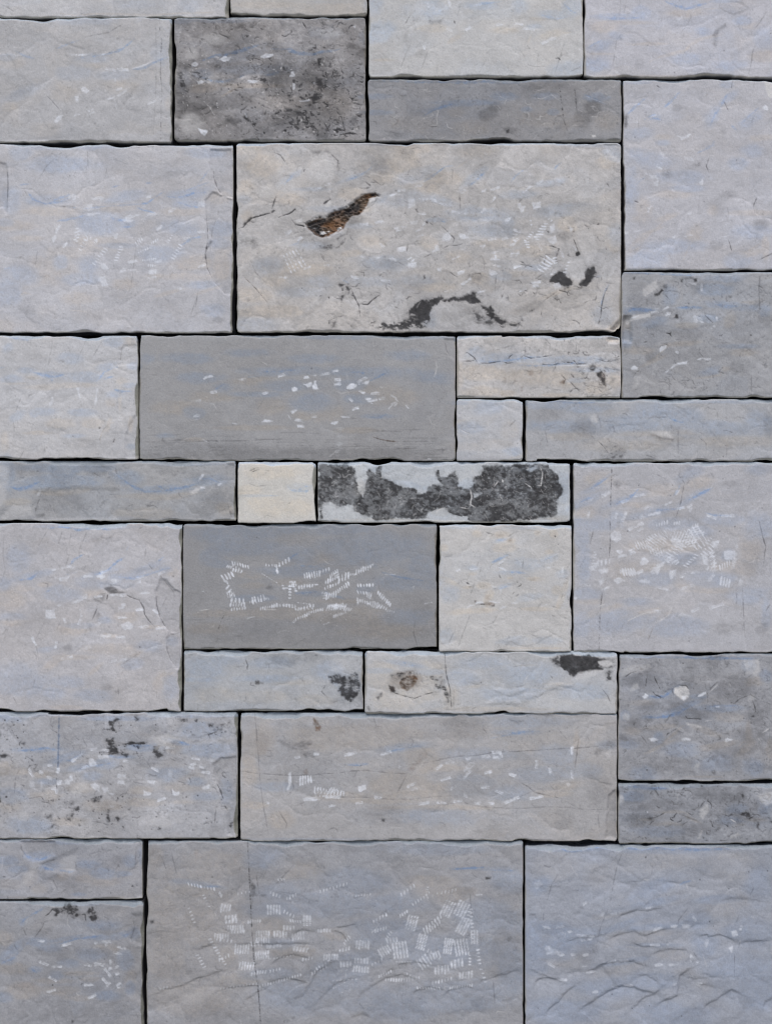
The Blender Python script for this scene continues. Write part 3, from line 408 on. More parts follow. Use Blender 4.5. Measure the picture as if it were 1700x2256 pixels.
ds(5, .85, [355,240,395,228, 535,252,565,247, 735,233,765,222, 870,238,888,236, 950,226,970,221, 975,220,1000,214, 1012,210,1040,200, 385,318,412,312, 655,325,680,318, 315,362,335,358, 300,438,328,436, 905,442,938,440, 1010,474,1040,472, 1120,404,1150,396, 1095,342,1115,360, 805,420,830,405, 825,458,862,462, 835,491,866,491, 1025,250,1055,252, 1025,275,1055,272, 1215,322,1258,320, 1185,350,1210,347, 1200,362,1240,356, 1255,352,1280,346, 1155,308,1178,318, 1395,380,1412,395, 1145,262,1190,240, 1150,270,1200,262])
for p, a in [([800,298,820,288,840,295,835,308,808,310], .85), ([645,465,665,455,712,464,690,472,650,473], .85), ([910,285,920,262,930,255,935,280,945,300,915,300], .85), ([870,275,905,262,912,280,890,290], .75), ([1090,285,1110,270,1142,275,1140,290,1105,302,1090,295], .8), ([1175,262,1205,258,1200,275,1180,280], .8), ([910,228,935,222,930,234], .75)]: bl('W', a, p, 1.2, 1.2, .25)
ds(2.4, .5, [1315,330,1345,345, 1340,350,1355,362, 1320,378,1345,365, 1335,385,1350,370, 1305,400,1325,380, 1260,345,1285,340, 1300,318,1300,322, 835,385,845,400, 785,432,800,455, 790,376,800,376, 500,475,520,480, 300,455,318,458, 385,375,410,376, 1050,440,1100,445, 1262,288,1270,290, 1215,372,1222,375, 345,560,368,572, 1510,660,1525,662])
for k in range(26): ds(1.8, .25, [1030 + rng.uniform(-10, 30), 500 + k*5, 1045 + rng.uniform(-10, 30), 500 + k*5])
st('R', 2.6, .6, [1220,545, 1270,560, 1320,568, 1370,572]); st('K', 1.5, .4, [1225,548, 1280,565, 1370,573]); st('K', 2, .3, [1595,50, 1605,100, 1630,140]); st('K', 1.6, .3, [130,575, 140,550]); st('K', 1.6, .3, [1580,600, 1585,640]); st('T', 3, .8, [280,545, 330,555, 370,572])
for k in range(150):                                                    # bedding lines near the foot of the block
    x = rng.uniform(10, 1500); y = 660 - abs(rng.normal(0, 55)); l = rng.uniform(60, 260)
    st('K', rng.uniform(1, 2.2), rng.uniform(.12, .34), [x, y, x + l * .5, y + rng.uniform(-5, 5), min(x + l, 1640), y + rng.uniform(-8, 4)], dash=.4)
cl('K', .22, 820,640,900,40, 0, .3); cl('K', .16, 400,610,300,40)
bl('H', -2.5, [1590,40,1660,40,1660,170,1630,140,1605,100], 1, 3, 0, mode='add')

# -- pale strip, small square, long grey strip on the right
view(990, 730, 1700)
for c in [(300,140,200,30), (600,150,260,26), (130,110,60,40), (600,30,300,12), (750,200,160,16), (650,255,60,20), (100,25,60,10)]: cl('B', .75, *c)
st('B', 4, .8, [130,150, 200,160, 300,150, 420,135, 500,130]); st('B', 6, .8, [350,175, 460,178, 600,168, 730,160]); st('W', 3, .5, [520,180, 620,178, 720,176]); bl('W', .6, [140,160,150,150,165,165,150,172], 1, 1.5)
for c in [(180,220,150,40), (450,230,250,50), (150,310,140,30), (600,260,140,40), (850,260,60,40), (760,290,80,40), (50,250,30,80), (560,330,100,12), (300,320,60,20)]: cl('T', .95, *c)
st('K', 1.6, .5, [60,130, 90,110, 125,135, 145,165, 210,165, 260,155, 300,165, 345,160]); st('K', 1.8, .55, [300,145, 315,125, 330,120]); st('K', 1.6, .5, [345,160, 380,125, 420,140, 500,130, 540,120]); st('K', 1.6, .5, [430,180, 470,170, 530,175, 600,160, 690,170, 720,165]); st('K', 1.5, .45, [60,155, 110,155, 130,150]); st('K', 1.4, .35, [485,30, 520,70, 510,125]); st('K', 1.4, .35, [655,60, 650,110]); st('K', 1.8, .5, [740,140, 820,160, 880,140]); st('K', 1.6, .45, [800,185, 850,200, 870,190]); st('K', 1.4, .4, [600,240, 650,290, 680,320]); st('K', 1.4, .4, [560,210, 600,250, 580,275]); bl('K', .5, [585,40,598,38,592,52], 1, 1); st('K',1.3,.35,[540,190,560,160,640,160]); st('K',1.5,.45,[760,180,800,230,780,250])
for p, a in [([720,185,740,165,760,180,755,195,730,205], .6), ([760,215,780,210,790,235,805,245,800,280,790,270,780,240,765,230], .8), ([680,195,695,220,690,240,680,225], .45), ([830,240,860,240,850,260,825,270], .35), ([790,255,810,260,805,285,795,280], .55), ([820,150,870,140,870,152,825,160], .4), ([840,185,880,200,860,210], .4)]: bl('K', a, p, 3, 2, .4); 
bl('R', .5, [760,215,800,215,805,280,780,250], 3, 3); bl('R', .4, [565,260,595,255,590,272,570,275], 2, 2); bl('R', .35, [365,290,378,285,375,312,366,310], 2, 2); bl('R', .25, [405,205,430,200,430,225,410,225], 3, 3); bl('R', .3, [278,235,292,245,290,265,280,260], 2, 2)
for k in range(30):
    x, y = rng.uniform(680, 860), rng.uniform(180, 330); st('K', 1.5, .35, [x, y, x + rng.uniform(-20, 20), y + rng.uniform(-10, 10), x + rng.uniform(-30, 20), y + rng.uniform(-10, 18)])
# square
for c in [(100,500,80,35), (200,390,90,40), (330,620,50,25), (60,370,60,16)]: cl('B', .6, *c)
for c in [(310,520,50,60), (120,600,140,30), (240,580,120,30), (60,470,40,14)]: cl('T', .6, *c)
st('K', 1.5, .3, [55,505, 130,545]); st('L', 2, .5, [50,508, 110,535, 135,555]); st('K', 1.4, .3, [300,500, 340,460]); st('K', 1.3, .25, [200,640, 150,580]); st('K', 1.8, .4, [345,585,355,575]); st('T', 3, .7, [300,660, 350,650, 380,640]); ds(3,.4,[205,408,225,406, 340,365,355,370])
# long strip
for c in [(570,490,180,35), (900,480,300,50), (1200,440,120,60), (1400,500,250,40), (520,380,160,25), (700,400,120,25), (740,360,140,14), (1080,420,160,60), (1590,470,80,60), (1320,365,300,10)]: cl('B', .7, *c)
st('B', 5, .8, [1140,450, 1190,470, 1230,465]); st('B', 5, .8, [430,355, 560,362, 680,372, 760,368])
for c in [(620,545,120,25), (900,590,280,40), (1150,560,120,25), (1450,570,220,30), (1000,530,180,20), (1250,520,100,20)]: cl('T', .75, *c)
for p, a in [([1040,520,1140,515,1150,550,1100,545], .55), ([725,440,760,430,760,465,730,460], .45)]: bl('L', a, p, 3, 3, .3)
bl('K', .4, [1040,535,1100,545,1150,560,1090,560], 3, 3); bl('K', .45, [780,620,820,650,840,590,850,640,900,640,830,660,790,650], 5, 3, .8); bl('K', .35, [660,490,700,500,760,560,730,550,690,520], 4, 4, .7); bl('K', .25, [1370,475,1420,468,1420,490,1380,495], 3, 3); st('K', 1.8, .4, [760,560, 800,600, 830,650]); st('K', 1.5, .3, [490,500, 510,600]); st('K', 1.5, .25, [1180,490, 1180,640]); st('K', 1.5, .3, [640,500, 690,480, 700,430]); st('K', 2.4, .4, [1410,645, 1418,650]); st('K', 2, .3, [1010,640, 1050,650]); cl('K', .2, 700,500,70,50); cl('K', .18, 850,620,80,40); cl('K',.12,500,430,100,40); cl('K',.15,1650,480,30,50)
for k in range(24):
    x, y = rng.uniform(770, 900), rng.uniform(590, 660); st('K', 1.5, .4, [x, y, x + rng.uniform(-25, 25), y + rng.uniform(-14, 14)])

# -- grey strip (left) and the cream square
view(0, 1005, 700)
for c in [(130,160,110,20), (850,175,240,25), (1100,130,130,35), (300,130,260,40), (680,120,100,50), (330,60,300,30), (1000,40,220,12), (40,100,50,100)]: cl('B', .85, *c)
st('B', 8, 1.0, [50,160, 100,175, 160,155, 220,130]); st('B', 6, .9, [620,100, 680,150, 760,185, 850,185]); st('B', 7, 1.0, [820,150, 870,180, 960,165, 1040,145]); st('B', 4, .8, [1050,120, 1100,115, 1150,140])
for c in [(90,240,70,20), (300,185,140,20), (800,210,220,20), (980,190,80,20), (420,170,60,20), (760,300,150,30), (1180,280,60,50)]: cl('T', 1, *c)
st('T', 5, .9, [20,280, 50,235, 110,225, 170,245]); st('T', 4, .9, [640,200, 760,210, 880,195, 980,170, 1040,160])
bl('L', .35, [0,40,50,50,35,250,0,280,-40,280,-40,40], 5, 8, .2); bl('L', .3, [30,280,80,240,160,250,180,310,60,330,0,330], 5, 5, .2); bl('L', .5, [995,190,1030,170,1060,165,1040,185,1005,200], 2, 2); ds(4, .7, [1055,162,1072,165, 1148,150,1158,148, 200,205,212,180, 1040,135,1065,100])
for p, a in [([190,310,210,300,235,305,225,322,195,325], .35), ([270,60,285,65,275,85], .35), ([865,60,882,65,870,75], .45), ([495,80,510,90,500,95], .4)]: bl('K', a, p, 3, 3)
st('K', 2, .35, [180,330, 190,270, 215,200]); st('K', 2, .35, [480,80, 530,110]); st('K', 2, .35, [190,80, 210,78]); cl('K', .2, 1150,230,120,80); cl('K', .15, 1070,280,90,50); cl('K', .15, 900,60,120,40); cl('K', .12, 300,260,140,60); cl('K', .12, 130,60,120,50); st('K', 2, .3, [1190,230,1215,320]); cl('K',.16,510,70,70,40); cl('K',.16,1060,110,60,40)
bl('H', -3, [1190,40,1245,40,1245,330,1210,330,1215,260,1190,200], 2, 4, 0, mode='add'); bl('H', -2, [180,180,400,160,620,180,620,330,180,330], 3, 6, 0, mode='add')
st('B', 5, .8, [1500,150, 1530,180, 1600,185, 1645,175]); st('B', 3, .7, [1540,190, 1600,160, 1640,155]); cl('B', .6, 1350,208,100,8); cl('B', .5, 1570,165,80,25); st('B', 3, .8, [1390,205, 1470,208])
for c in [(1400,260,120,60), (1300,180,80,30), (1560,270,90,50), (1450,80,160,40)]: cl('T', .7, *c)
st('K', 1.4, .5, [1305,80, 1340,65, 1370,62]); st('K', 1.4, .45, [1320,85, 1350,72, 1365,72]); st('K', 1.3, .35, [1390,75, 1420,78, 1445,72, 1460,85]); st('K', 1.2, .3, [1500,260, 1530,240]); st('K', 1.2, .3, [1370,330, 1400,310, 1450,325]); st('K', 1.2, .3, [1340,75, 1330,60]); st('K',1.2,.3,[1300,140,1350,160,1420,150])

# -- black encrusted strip
view(690, 1005, 1260)
BLK = [40,60,140,55,260,60,275,100,285,150,290,175,330,200,350,150,345,100,365,85,400,120,410,90,420,60,445,60,430,100,440,140,500,170,560,185,600,195,640,205,680,240,725,245,740,200,780,185,830,185,800,160,790,110,800,95,820,140,860,140,880,110,910,100,925,150,940,195,1000,205,1020,190,1015,150,1040,130,1080,120,1090,60,1200,60,1320,50,1440,55,1510,60,1520,90,1570,120,1590,180,1600,230,1590,260,1570,280,1575,370,1560,385,1480,400,1300,415,1180,420,1020,425,990,410,1000,380,930,385,880,370,840,340,790,340,740,370,730,395,640,400,560,400,480,400,400,410,380,390,300,370,270,350,260,320,220,310,200,340,170,320,140,315,110,290,70,300,60,340,60,400,40,400,30,200]
bl('K', 1.06, BLK, 3.0, 1.6, .34, 1.6)
for p, a in [([285,170,330,175,345,220,320,265,290,240,280,200], .85), ([300,130,340,130,345,170,310,170], .5), ([1025,240,1085,240,1050,270,1025,280], .8), ([1155,210,1250,220,1210,228,1170,222], .6), ([1370,90,1395,75,1440,60,1445,80,1395,100], .8)]: bl('K', a, p, 2.5, 1.6, .1, mode='cut')
bl('K', .45, [450,280,520,260,600,300,640,350,560,380,470,370], 10, 10, .7, mode='cut'); bl('K', .35, [60,180,200,90,240,140,140,240,70,260], 10, 10, .8, mode='cut'); bl('K', .4, [1340,130,1420,180,1440,260,1370,260,1330,210], 8, 8, .8, mode='cut'); bl('K', .3, [1160,150,1240,180,1240,230,1170,200], 6, 6, .8, mode='cut'); bl('K', .3, [800,260,950,330,990,340,820,330], 6, 8, .8, mode='cut'); bl('K', .25, [1130,70,1260,70,1300,150,1140,110], 6, 8, .8, mode='cut')
sv = L['K'].copy()
for p in [[1460,70,1475,110,1465,190,1440,190], [1010,215,1020,260,1010,310,1040,330], [840,330,800,350,790,370], [945,330,1005,340], [1215,150,1220,170], [1160,200,1190,160], [1355,170,1400,200,1410,230]]:
    st('L', 2.4, .7, p); 
view(690, 1005, 1260)
BX = P([30,50,1600,420])
for k in range(330):                                                   # curly pale scratches through the crust
    x = rng.uniform(40, 1570); y = rng.uniform(60, 410); g = rng.uniform(0, 6.28); l = rng.uniform(3, 26); g2 = g + rng.uniform(-1.2, 1.2)
    xx, yy = P([x, y])[0].astype(int)
    if sv[yy, xx] < .4: continue
    dens = .9 if (x < 260 or 420 < x < 700 and y > 250 or 1120 < x < 1500) else .4
    if rng.rand() > dens: continue
    st('L', rng.uniform(1.2, 2.4), rng.uniform(.1, .34), [x, y, x + l * math.cos(g), y + l * math.sin(g), x + l * (math.cos(g) + math.cos(g2)), y + l * (math.sin(g) + math.sin(g2))], rough=1.2)
for k in range(160):
    x = rng.uniform(1000, 1560); y = rng.uniform(80, 410); st('L', 2.0, rng.uniform(.2, .5), [x, y, x + 3, y + 2])
bl('W', .5, [245,175,255,178,252,186,246,184], 1, 1); cl('B', .5, 1380,80,80,30); cl('B', .3, 400,70,60,30); cl('B', .35, 600,180,160,20, 12); cl('B', .4, 980,180,60,30); cl('B', .35, 1600,200,60,100); st('T', 5, 1, [40,402, 250,410, 480,404, 700,418, 1000,422, 1200,424, 1500,400, 1640,408]); cl('R', .12, 1490,230,80,60); cl('T', .6, 820,360,70,30); cl('T', .5, 300,210,40,50)
bl('Y', .6, [1500,410,1540,385,1640,380,1640,415,1540,420], 2, 3, .1)
bl('H', 1.2, BLK, 3.0, 4, .6, mode='add')

# -- right hand large block with a fan of tool marks
view(1250, 1010, 1700)
for c in [(200,540,220,60), (160,340,180,40,-25), (480,330,200,30,-20), (700,440,260,40,-12), (1000,330,220,40,-30), (1250,500,220,60), (560,1170,160,40), (150,1110,160,50), (250,200,120,20,-35), (120,640,60,120), (200,250,100,30,-20), (850,530,240,60), (130,850,60,160), (900,820,250,60), (700,980,180,60), (1150,980,220,60), (1550,560,120,120), (1500,1120,160,80), (400,1330,240,100), (900,1380,260,100), (300,55,280,20), (1550,90,120,60), (1620,1230,50,160), (1080,590,120,60), (400,480,70,60), (1300,790,60,60), (100,1350,100,120), (1000,120,160,60,-35)]: cl('B', .6, *c)
st('B', 5, 1.0, [185,250, 250,205, 340,150]); st('B', 7, 1.0, [400,360, 470,345, 530,300, 580,245]); st('B', 5, 1.0, [980,340, 1080,290, 1180,240]); st('B', 5, 1.0, [850,320, 890,270, 915,215]); st('B', 4, .9, [640,440, 760,420, 900,410, 960,400]); st('B', 4, .9, [1110,440, 1200,465, 1340,468]); st('B', 5, .8, [100,355, 200,320]); st('B', 5, .7, [390,400, 400,370, 430,350]); st('B', 3, .8, [40,500, 120,495])
for c in [(200,1170,160,30), (600,1260,200,20,-15), (820,720,400,60), (1200,1080,240,20), (250,160,120,60), (600,880,300,60), (1000,1010,160,60), (800,260,220,60), (420,900,160,80), (1300,880,160,60), (750,1310,100,20,-35), (150,450,80,60), (1500,700,90,160), (550,380,120,30), (1080,200,140,60), (300,1240,240,30,-20), (1440,900,120,60)]: cl('T', .7, *c)
st('T', 4, .9, [460,1350, 540,1295, 620,1265, 760,1250]); st('L', 3, .5, [470,1335, 560,1290, 640,1258, 755,1252]); st('T', 4, .8, [650,1480, 710,1350, 800,1290, 850,1250]); st('L', 3, .4, [720,1345, 820,1280, 855,1200]); st('T', 3, .7, [60,1320, 170,1260, 300,1190]); st('L', 3, .5, [230,1215, 310,1188])
st('K', 1.7, .5, [358,80, 352,250, 345,480, 345,690, 335,820], 0, dash=.8); st('K', 1.6, .42, [320,960, 280,1110, 262,1240, 255,1560], 0, dash=.7)
st('K', 1.6, .35, [920,60, 905,140, 950,200, 920,360, 870,520]); st('K', 1.6, .3, [1035,130, 960,220]); st('K', 2, .35, [1560,510, 1590,640, 1615,720, 1590,900]); st('K', 1.6, .3, [90,900, 150,800]); st('K', 1.6, .3, [220,540, 180,700]); st('K', 1.6, .3, [700,1360, 650,1500]); st('K', 1.6, .3, [1380,1080, 1370,1220]); st('K', 1.8, .35, [1610,1250, 1650,1190]); st('K', 1.6, .25, [430,1400,460,1340]); st('K', 1.6,.3,[1420,1000,1440,1440]); st('K',1.6,.3,[720,130,800,170])
bl('K', .3, [370,190,400,180,430,210,410,240,380,225], 3, 3, .4); bl('K', .35, [780,205,820,210,810,220], 3, 3); cl('K', .16, 970,80,60,40); cl('K', .16, 1330,210,90,40); cl('K', .14, 1280,1400,120,60); cl('K', .2, 1580,1400,60,40,-30); cl('K', .1, 1500,800,80,200); cl('K', .1, 960,850,160,60, -30); cl('K',.1,1080,720,60,60)
for (x, y) in [(575,218), (485,592), (950,594), (1236,595), (1360,554), (265,735), (850,217), (1580,405), (985,1490), (820,1533), (395,210)]: st('K', 3, .5, [x, y, x + 6, y + 3])
ds(5.5, .6, [275,308,345,278, 540,310,600,295, 605,298,680,290, 620,410,670,388, 655,460,750,438, 890,412,945,400, 780,380,845,355, 880,295,905,255, 1135,460,1210,492, 1255,468,1310,466, 1325,466,1350,466, 45,320,60,318, 170,345,210,330, 160,480,175,430, 975,400,1010,380, 990,440,1005,395, 590,490,605,460, 440,515,475,445, 385,480,400,440, 900,1080,960,1050, 965,1050,1030,1032, 1010,932,1070,925, 910,970,970,945, 730,1050,820,1075, 1150,1000,1190,950, 1340,900,1350,830, 1370,740,1380,700, 1155,1222,1265,1190, 135,1030,180,1035, 640,1140,650,1120, 415,800,480,788, 415,770,440,750, 410,755,425,775, 760,1250,690,1240, 1015,1250,1065,1225, 440,358,485,342, 500,580,560,550, 540,560,615,530, 575,590,610,572, 565,940,610,915, 55,1137,70,1137])
for p, a in [([345,620,380,590,430,620,430,660,395,685,350,655], .55), ([1275,765,1310,750,1380,760,1380,800,1290,830], .6), ([1160,680,1235,670,1220,735,1180,710], .6), ([500,750,540,730,560,770,510,790], .6), ([590,845,620,810,655,840,640,870,600,865], .55), ([670,930,700,890,750,890,735,950,690,945], .62), ([720,870,790,840,780,870,740,895], .55), ([370,990,430,965,465,1000,400,1030], .58), ([280,1065,340,1035,345,1060,290,1082], .6), ([585,1000,640,980,675,1015,610,1015], .5), ([830,920,885,910,880,960,835,990,825,950], .58), ([1095,800,1140,770,1140,870,1110,860], .55), ([830,660,900,650,920,700,860,710], .5), ([860,700,950,700,940,720,880,730], .5), ([870,1300,920,1260,1000,1275,1010,1295,940,1290], .35), ([1335,820,1380,815,1360,905,1345,890], .5), ([160,890,200,885,230,915,200,920], .5), ([250,910,330,890,330,930,270,940], .5), ([245,1010,290,970,300,1000,260,1050], .4), ([1390,1030,1405,985,1430,990,1420,1050], .4)]: bl('W', a, p, 1.4, 1.6, .35)
def fan(ax, ay, bx, by, n, rowsdir, rows, Ln, ang, w=2.8, a=.62):
    for r in range(rows): comb(ax + rowsdir[0]*r, ay + rowsdir[1]*r, bx + rowsdir[0]*r, by + rowsdir[1]*r, n, Ln, ang, w, a)
fan(555,700,640,690,6,(10,28),2,11,-55); fan(650,660,800,610,9,(3,24),2,12,12); fan(665,720,790,650,8,(0,27),2,12,8); fan(675,765,770,780,6,(12,-24),2,12,-10); fan(840,620,1000,600,8,(14,24),4,9,10); fan(960,600,1060,560,5,(16,26),6,10,14); fan(1040,560,1090,610,4,(-20,26),5,11,-35); fan(800,830,930,700,9,(14,14),2,10,30); fan(820,780,900,700,6,(-12,-12),2,9,30)
fan(720,760,880,840,8,(10,16),2,10,25); fan(960,880,1045,790,7,(8,8),1,9,30); fan(1100,790,1190,690,7,(12,10),2,10,-40); fan(1130,690,1190,635,4,(0,0),1,7,-30); fan(1165,770,1190,910,7,(16,6),2,9,35); fan(1140,900,1190,920,3,(0,0),1,9,60); fan(1240,895,1320,850,6,(8,12),1,12,60); fan(430,925,440,925,1,(0,0),1,8,90); fan(725,545,810,520,6,(0,0),1,7,60); fan(870,530,910,525,3,(0,0),1,6,60); fan(1020,550,1060,540,3,(0,0),1,7,40); fan(225,765,205,880,7,(0,0),1,7,5); fan(195,890,230,870,4,(4,14),2,6,70); fan(245,845,340,830,5,(0,18),2,7,80)
for k in range(5): st('W', 5.5, .62, [445 + k*22, 900 - k, 460 + k*22, 955 - k*2], .3)
for k in range(4): st('W', 5, .55, [1255 + k*22, 970 + k*6, 1245 + k*22, 1030 + k*8], .3)
for k in range(4): st('W', 6, .5, [1285 + k*24, 760, 1285 + k*24, 820], .3)
for k in range(4): st('W', 3, .5, [360, 610 + k*18, 425, 600 + k*18], .3)

# -- tall pale block at left
view(0, 1150, 410)
for c in [(500,40,300,20), (900,45,300,22), (300,480,200,40,-12), (900,460,260,40,-15), (1080,490,200,40), (1300,420,220,50,-20), (550,640,220,70), (420,1140,120,35,-8), (160,300,130,140), (700,930,160,30), (940,880,60,30), (900,560,260,60), (1480,420,100,40), (40,560,60,60), (200,1400,260,160), (620,1430,160,60), (850,1550,180,60), (1530,1480,90,120), (1540,1060,60,50), (480,1530,120,60), (1330,1100,120,60), (1180,1270,100,50), (130,850,160,40)]: cl('B', .58, *c)
st('B', 6, .9, [440,60, 560,40, 700,72, 850,55, 1000,70, 1090,40]); st('B', 5, 1.0, [625,385, 680,330, 750,290]); st('B', 5, 1.0, [830,480, 900,460, 970,430, 1060,350, 1130,310]); st('B', 3, .8, [1130,260, 1160,210]); st('B', 5, .9, [180,520, 280,510, 350,450]); st('B', 5, .8, [1420,350, 1470,310]); st('B', 6, .8, [1070,490, 1180,505, 1300,480, 1420,440, 1530,410]); st('B', 4, .7, [590,470, 700,450]); st('B', 4, .7, [410,630, 470,600])
for c in [(130,700,180,120), (220,600,120,40), (650,1210,220,25), (980,1020,120,30), (1180,1210,160,20,-30), (640,960,200,60), (1550,440,60,60), (850,620,120,60), (460,1280,180,40,-40), (1440,1430,60,120,30), (130,890,120,60), (860,1320,90,25,-40), (1150,850,120,60), (400,560,80,30), (1000,1130,260,60), (600,1660,140,20), (1380,940,120,20)]: cl('T', .72, *c)
st('T', 4, .8, [370,1400, 440,1310, 540,1240, 680,1210, 800,1220]); st('T', 4, .8, [1080,1290, 1170,1230, 1280,1160]); st('K', 1.4, .3, [1080,1285, 1170,1225, 1260,1170]); st('T', 4, .7, [1400,1480, 1430,1410, 1500,1370, 1580,1340])
F1 = [1400,620,1440,500,1490,520,1560,600,1640,640,1640,1000,1520,990,1470,930,1420,830,1400,700]; F2 = [1490,1060,1520,1000,1640,1000,1640,1330,1580,1310,1530,1240,1500,1150]
for E in (F1, F2): bl('H', -3.2, E, 1.5, 3.5, 0, mode='add'); bl('K', .10, E, 1.5, 2.5, 0)
st('K', 2, .4, [1400,620, 1405,740, 1430,840, 1470,920, 1520,980]); st('K', 2, .3, [1490,1070, 1500,1150, 1530,1230, 1590,1310]); st('K', 2.0, .25, [1440,480, 1500,560, 1550,620, 1580,720]); st('K', 1.8, .3, [1450,760, 1500,660])
# crack and cavity
st('K', 2.3, .4, [1060,640, 1130,650, 1190,680, 1250,700, 1290,770, 1300,830, 1350,900, 1400,950]); st('H', 5, -2, [0,0,1,1]); bl('K', .45, [945,600,970,588,1020,590,1060,620,1130,642,1080,640,1010,640,970,630], 2, 2, .1); bl('K', .42, [910,130,960,145,1000,125,1030,95,1080,90,1040,105,1000,150,950,155,915,145], 2, 2, .2)
st('K', 2.4, .6, [970,640, 960,700]); st('K', 2.0, .4, [850,720, 875,770, 850,830, 825,890]); bl('K', .32, [840,680,880,665,940,660,920,700,880,740,850,730], 4, 3, .8); bl('K', .25, [870,800,930,820,900,880,850,900], 4, 3, .8); st('K', 1.6, .35, [880,650, 960,640]); st('K', 1.5, .3, [375,545, 430,555, 425,590]); cl('K', .2, 615,1130,50,40); bl('K', .3, [800,930,820,930,815,970,800,965], 2, 3); cl('K', .15, 960,1480,50,30); cl('K', .12, 860,160,50,30); st('K', 2.4, .5, [1245,1118, 1265,1122]); st('K', 2.4, .5, [1500,165, 1512,170]); st('K', 3, .5, [430,185, 436,187]); st('K', 3, .4, [918,1570, 924,1572]); st('K',2.5,.5,[1550,487,1556,489]); cl('K',.1,1130,1290,60,40)
for p in [[520,220,560,80], [700,280,790,70], [620,220,640,100], [40,80,30,300,50,430,10,560], [100,900,40,1050,10,1150], [360,1280,320,1060,420,860], [1240,100,1250,60,1290,40], [560,1080,500,1080], [1370,430,1330,370], [330,240,440,60], [20,1020,100,900], [1300,330,1310,200], [750,430,780,380], [580,440,630,270], [960,1290,980,1210], [510,970,540,900], [300,1480,330,1350], [1060,1480,1065,1560], [1410,1500,1400,1600], [120,1560,160,1640]]: st('K', 1.4, .25, p)
ds(5, .7, [470,428,502,428, 560,412,590,408, 605,395,640,405, 650,405,675,405, 505,505,620,495, 540,525,620,515, 750,490,830,487, 870,490,920,480, 910,450,970,440, 905,500,940,490, 1220,505,1290,490, 1230,545,1260,535, 1420,465,1480,445, 1005,520,1080,525, 1020,545,1060,545, 1255,637,1330,635, 985,655,1060,655, 1080,655,1135,655, 645,725,710,705, 705,710,770,680, 740,690,780,655, 855,672,915,660, 505,745,570,740, 720,780,735,840, 733,840,710,912, 580,870,590,915, 1225,790,1285,778, 1370,780,1415,815, 1065,770,1120,760, 1100,750,1125,738, 820,905,870,930, 870,920,910,900, 925,1022,1000,1020, 1045,1030,1120,1032, 1250,945,1340,930, 1400,950,1480,948, 560,1225,590,1222, 600,1215,650,1205, 1005,1250,1050,1235, 1080,1235,1140,1225, 1365,1130,1415,1125, 765,1140,815,1120, 500,1130,510,1060, 295,1035,325,1100, 930,855,960,850, 1060,860,1130,850])
for p, a in [([415,790,490,785,500,860,410,865], .55), ([1085,920,1160,880,1195,940,1120,970,1095,950], .5), ([870,1015,1000,1010,995,1025,930,1030], .3)]: bl('W', a, p, 1.4, 1.6, .35)
for k in range(4): st('W', 3.4, .55, [1095 + k*8, 920 + k*14, 1165 + k*9, 895 + k*16], .3)
cl('K', .06, 300,900,300,200)

# -- grey block with rows of fine dotted marks
view(395, 1145, 970)
for c in [(1250,180,400,120), (1400,400,260,60), (700,330,320,40), (250,280,120,30), (750,220,160,60), (1450,620,160,60), (850,470,120,25), (1200,440,80,30), (450,180,260,60), (350,100,300,60), (1000,60,300,50), (600,60,400,30), (1550,300,120,120), (480,500,160,25), (200,240,90,60)]: cl('B', .7, *c)
st('B', 4, .9, [690,255, 770,205]); st('B', 5, .8, [900,440, 960,480, 1080,510]); st('B', 4, .8, [1270,330, 1420,370, 1560,390]); st('B', 5, .7, [740,470, 880,460]); st('B', 5, .7, [740,290, 860,300, 960,280])
for c in [(700,600,500,40), (1150,620,300,60), (470,350,160,40), (700,400,160,30), (480,420,120,25), (240,600,200,30), (1300,700,240,60), (1000,520,160,20), (930,240,140,30), (200,690,160,40)]: cl('T', .75, *c)
W = .88
comb(340,275,440,300,8,7,-70,3.4,W); comb(345,290,400,330,5,5,-40,3.2,W); comb(305,300,330,305,3,6,20,3,W); comb(345,320,395,330,4,6,70,3.4,W); comb(280,372,340,350,5,12,-60,3.8,W); comb(290,390,305,400,2,7,-60,3.8,W); comb(310,430,335,480,3,9,-70,4,W); comb(310,480,350,475,4,13,-78,4.2,W); comb(335,515,410,520,5,10,85,3.6,W); comb(330,540,415,543,7,9,80,3.8,W); comb(335,575,420,563,7,5,85,4,W); comb(555,290,610,293,5,4,90,3.4,W); comb(620,296,700,255,6,7,60,3.2,W); comb(622,320,628,335,2,6,80,3,W)
comb(800,360,895,345,9,12,-82,3.9,W); comb(900,335,955,318,5,7,60,3.4,W); comb(935,400,1010,365,7,8,60,3.3,W); comb(965,360,1010,330,6,10,55,3.4,W); comb(1000,340,1015,365,3,8,30,3.4,W); comb(930,438,1015,405,7,5,60,3.2,W); comb(1020,380,1080,355,5,14,75,3.6,W); comb(1095,350,1120,350,3,5,60,3,W); comb(1130,335,1220,300,8,9,68,3.6,W); comb(1225,290,1235,288,2,4,60,2.6,.5)
comb(705,400,740,400,4,4,90,3.4,W); comb(705,420,745,418,4,4,90,3.4,W); comb(706,425,706,500,6,4,0,4.2,W); comb(725,415,745,455,4,5,0,3.6,W); comb(660,420,668,440,2,4,0,3.6,.7); comb(665,437,690,437,3,3,0,3,.7); comb(765,432,850,420,7,6,90,3.6,W); comb(870,415,880,415,2,4,0,3,.7)
comb(935,470,930,500,3,8,30,3,W*.7); comb(940,490,1000,475,6,12,70,3.4,W); comb(1000,465,1080,410,8,8,50,3.8,W); comb(915,465,960,485,4,6,60,2.8,.6)
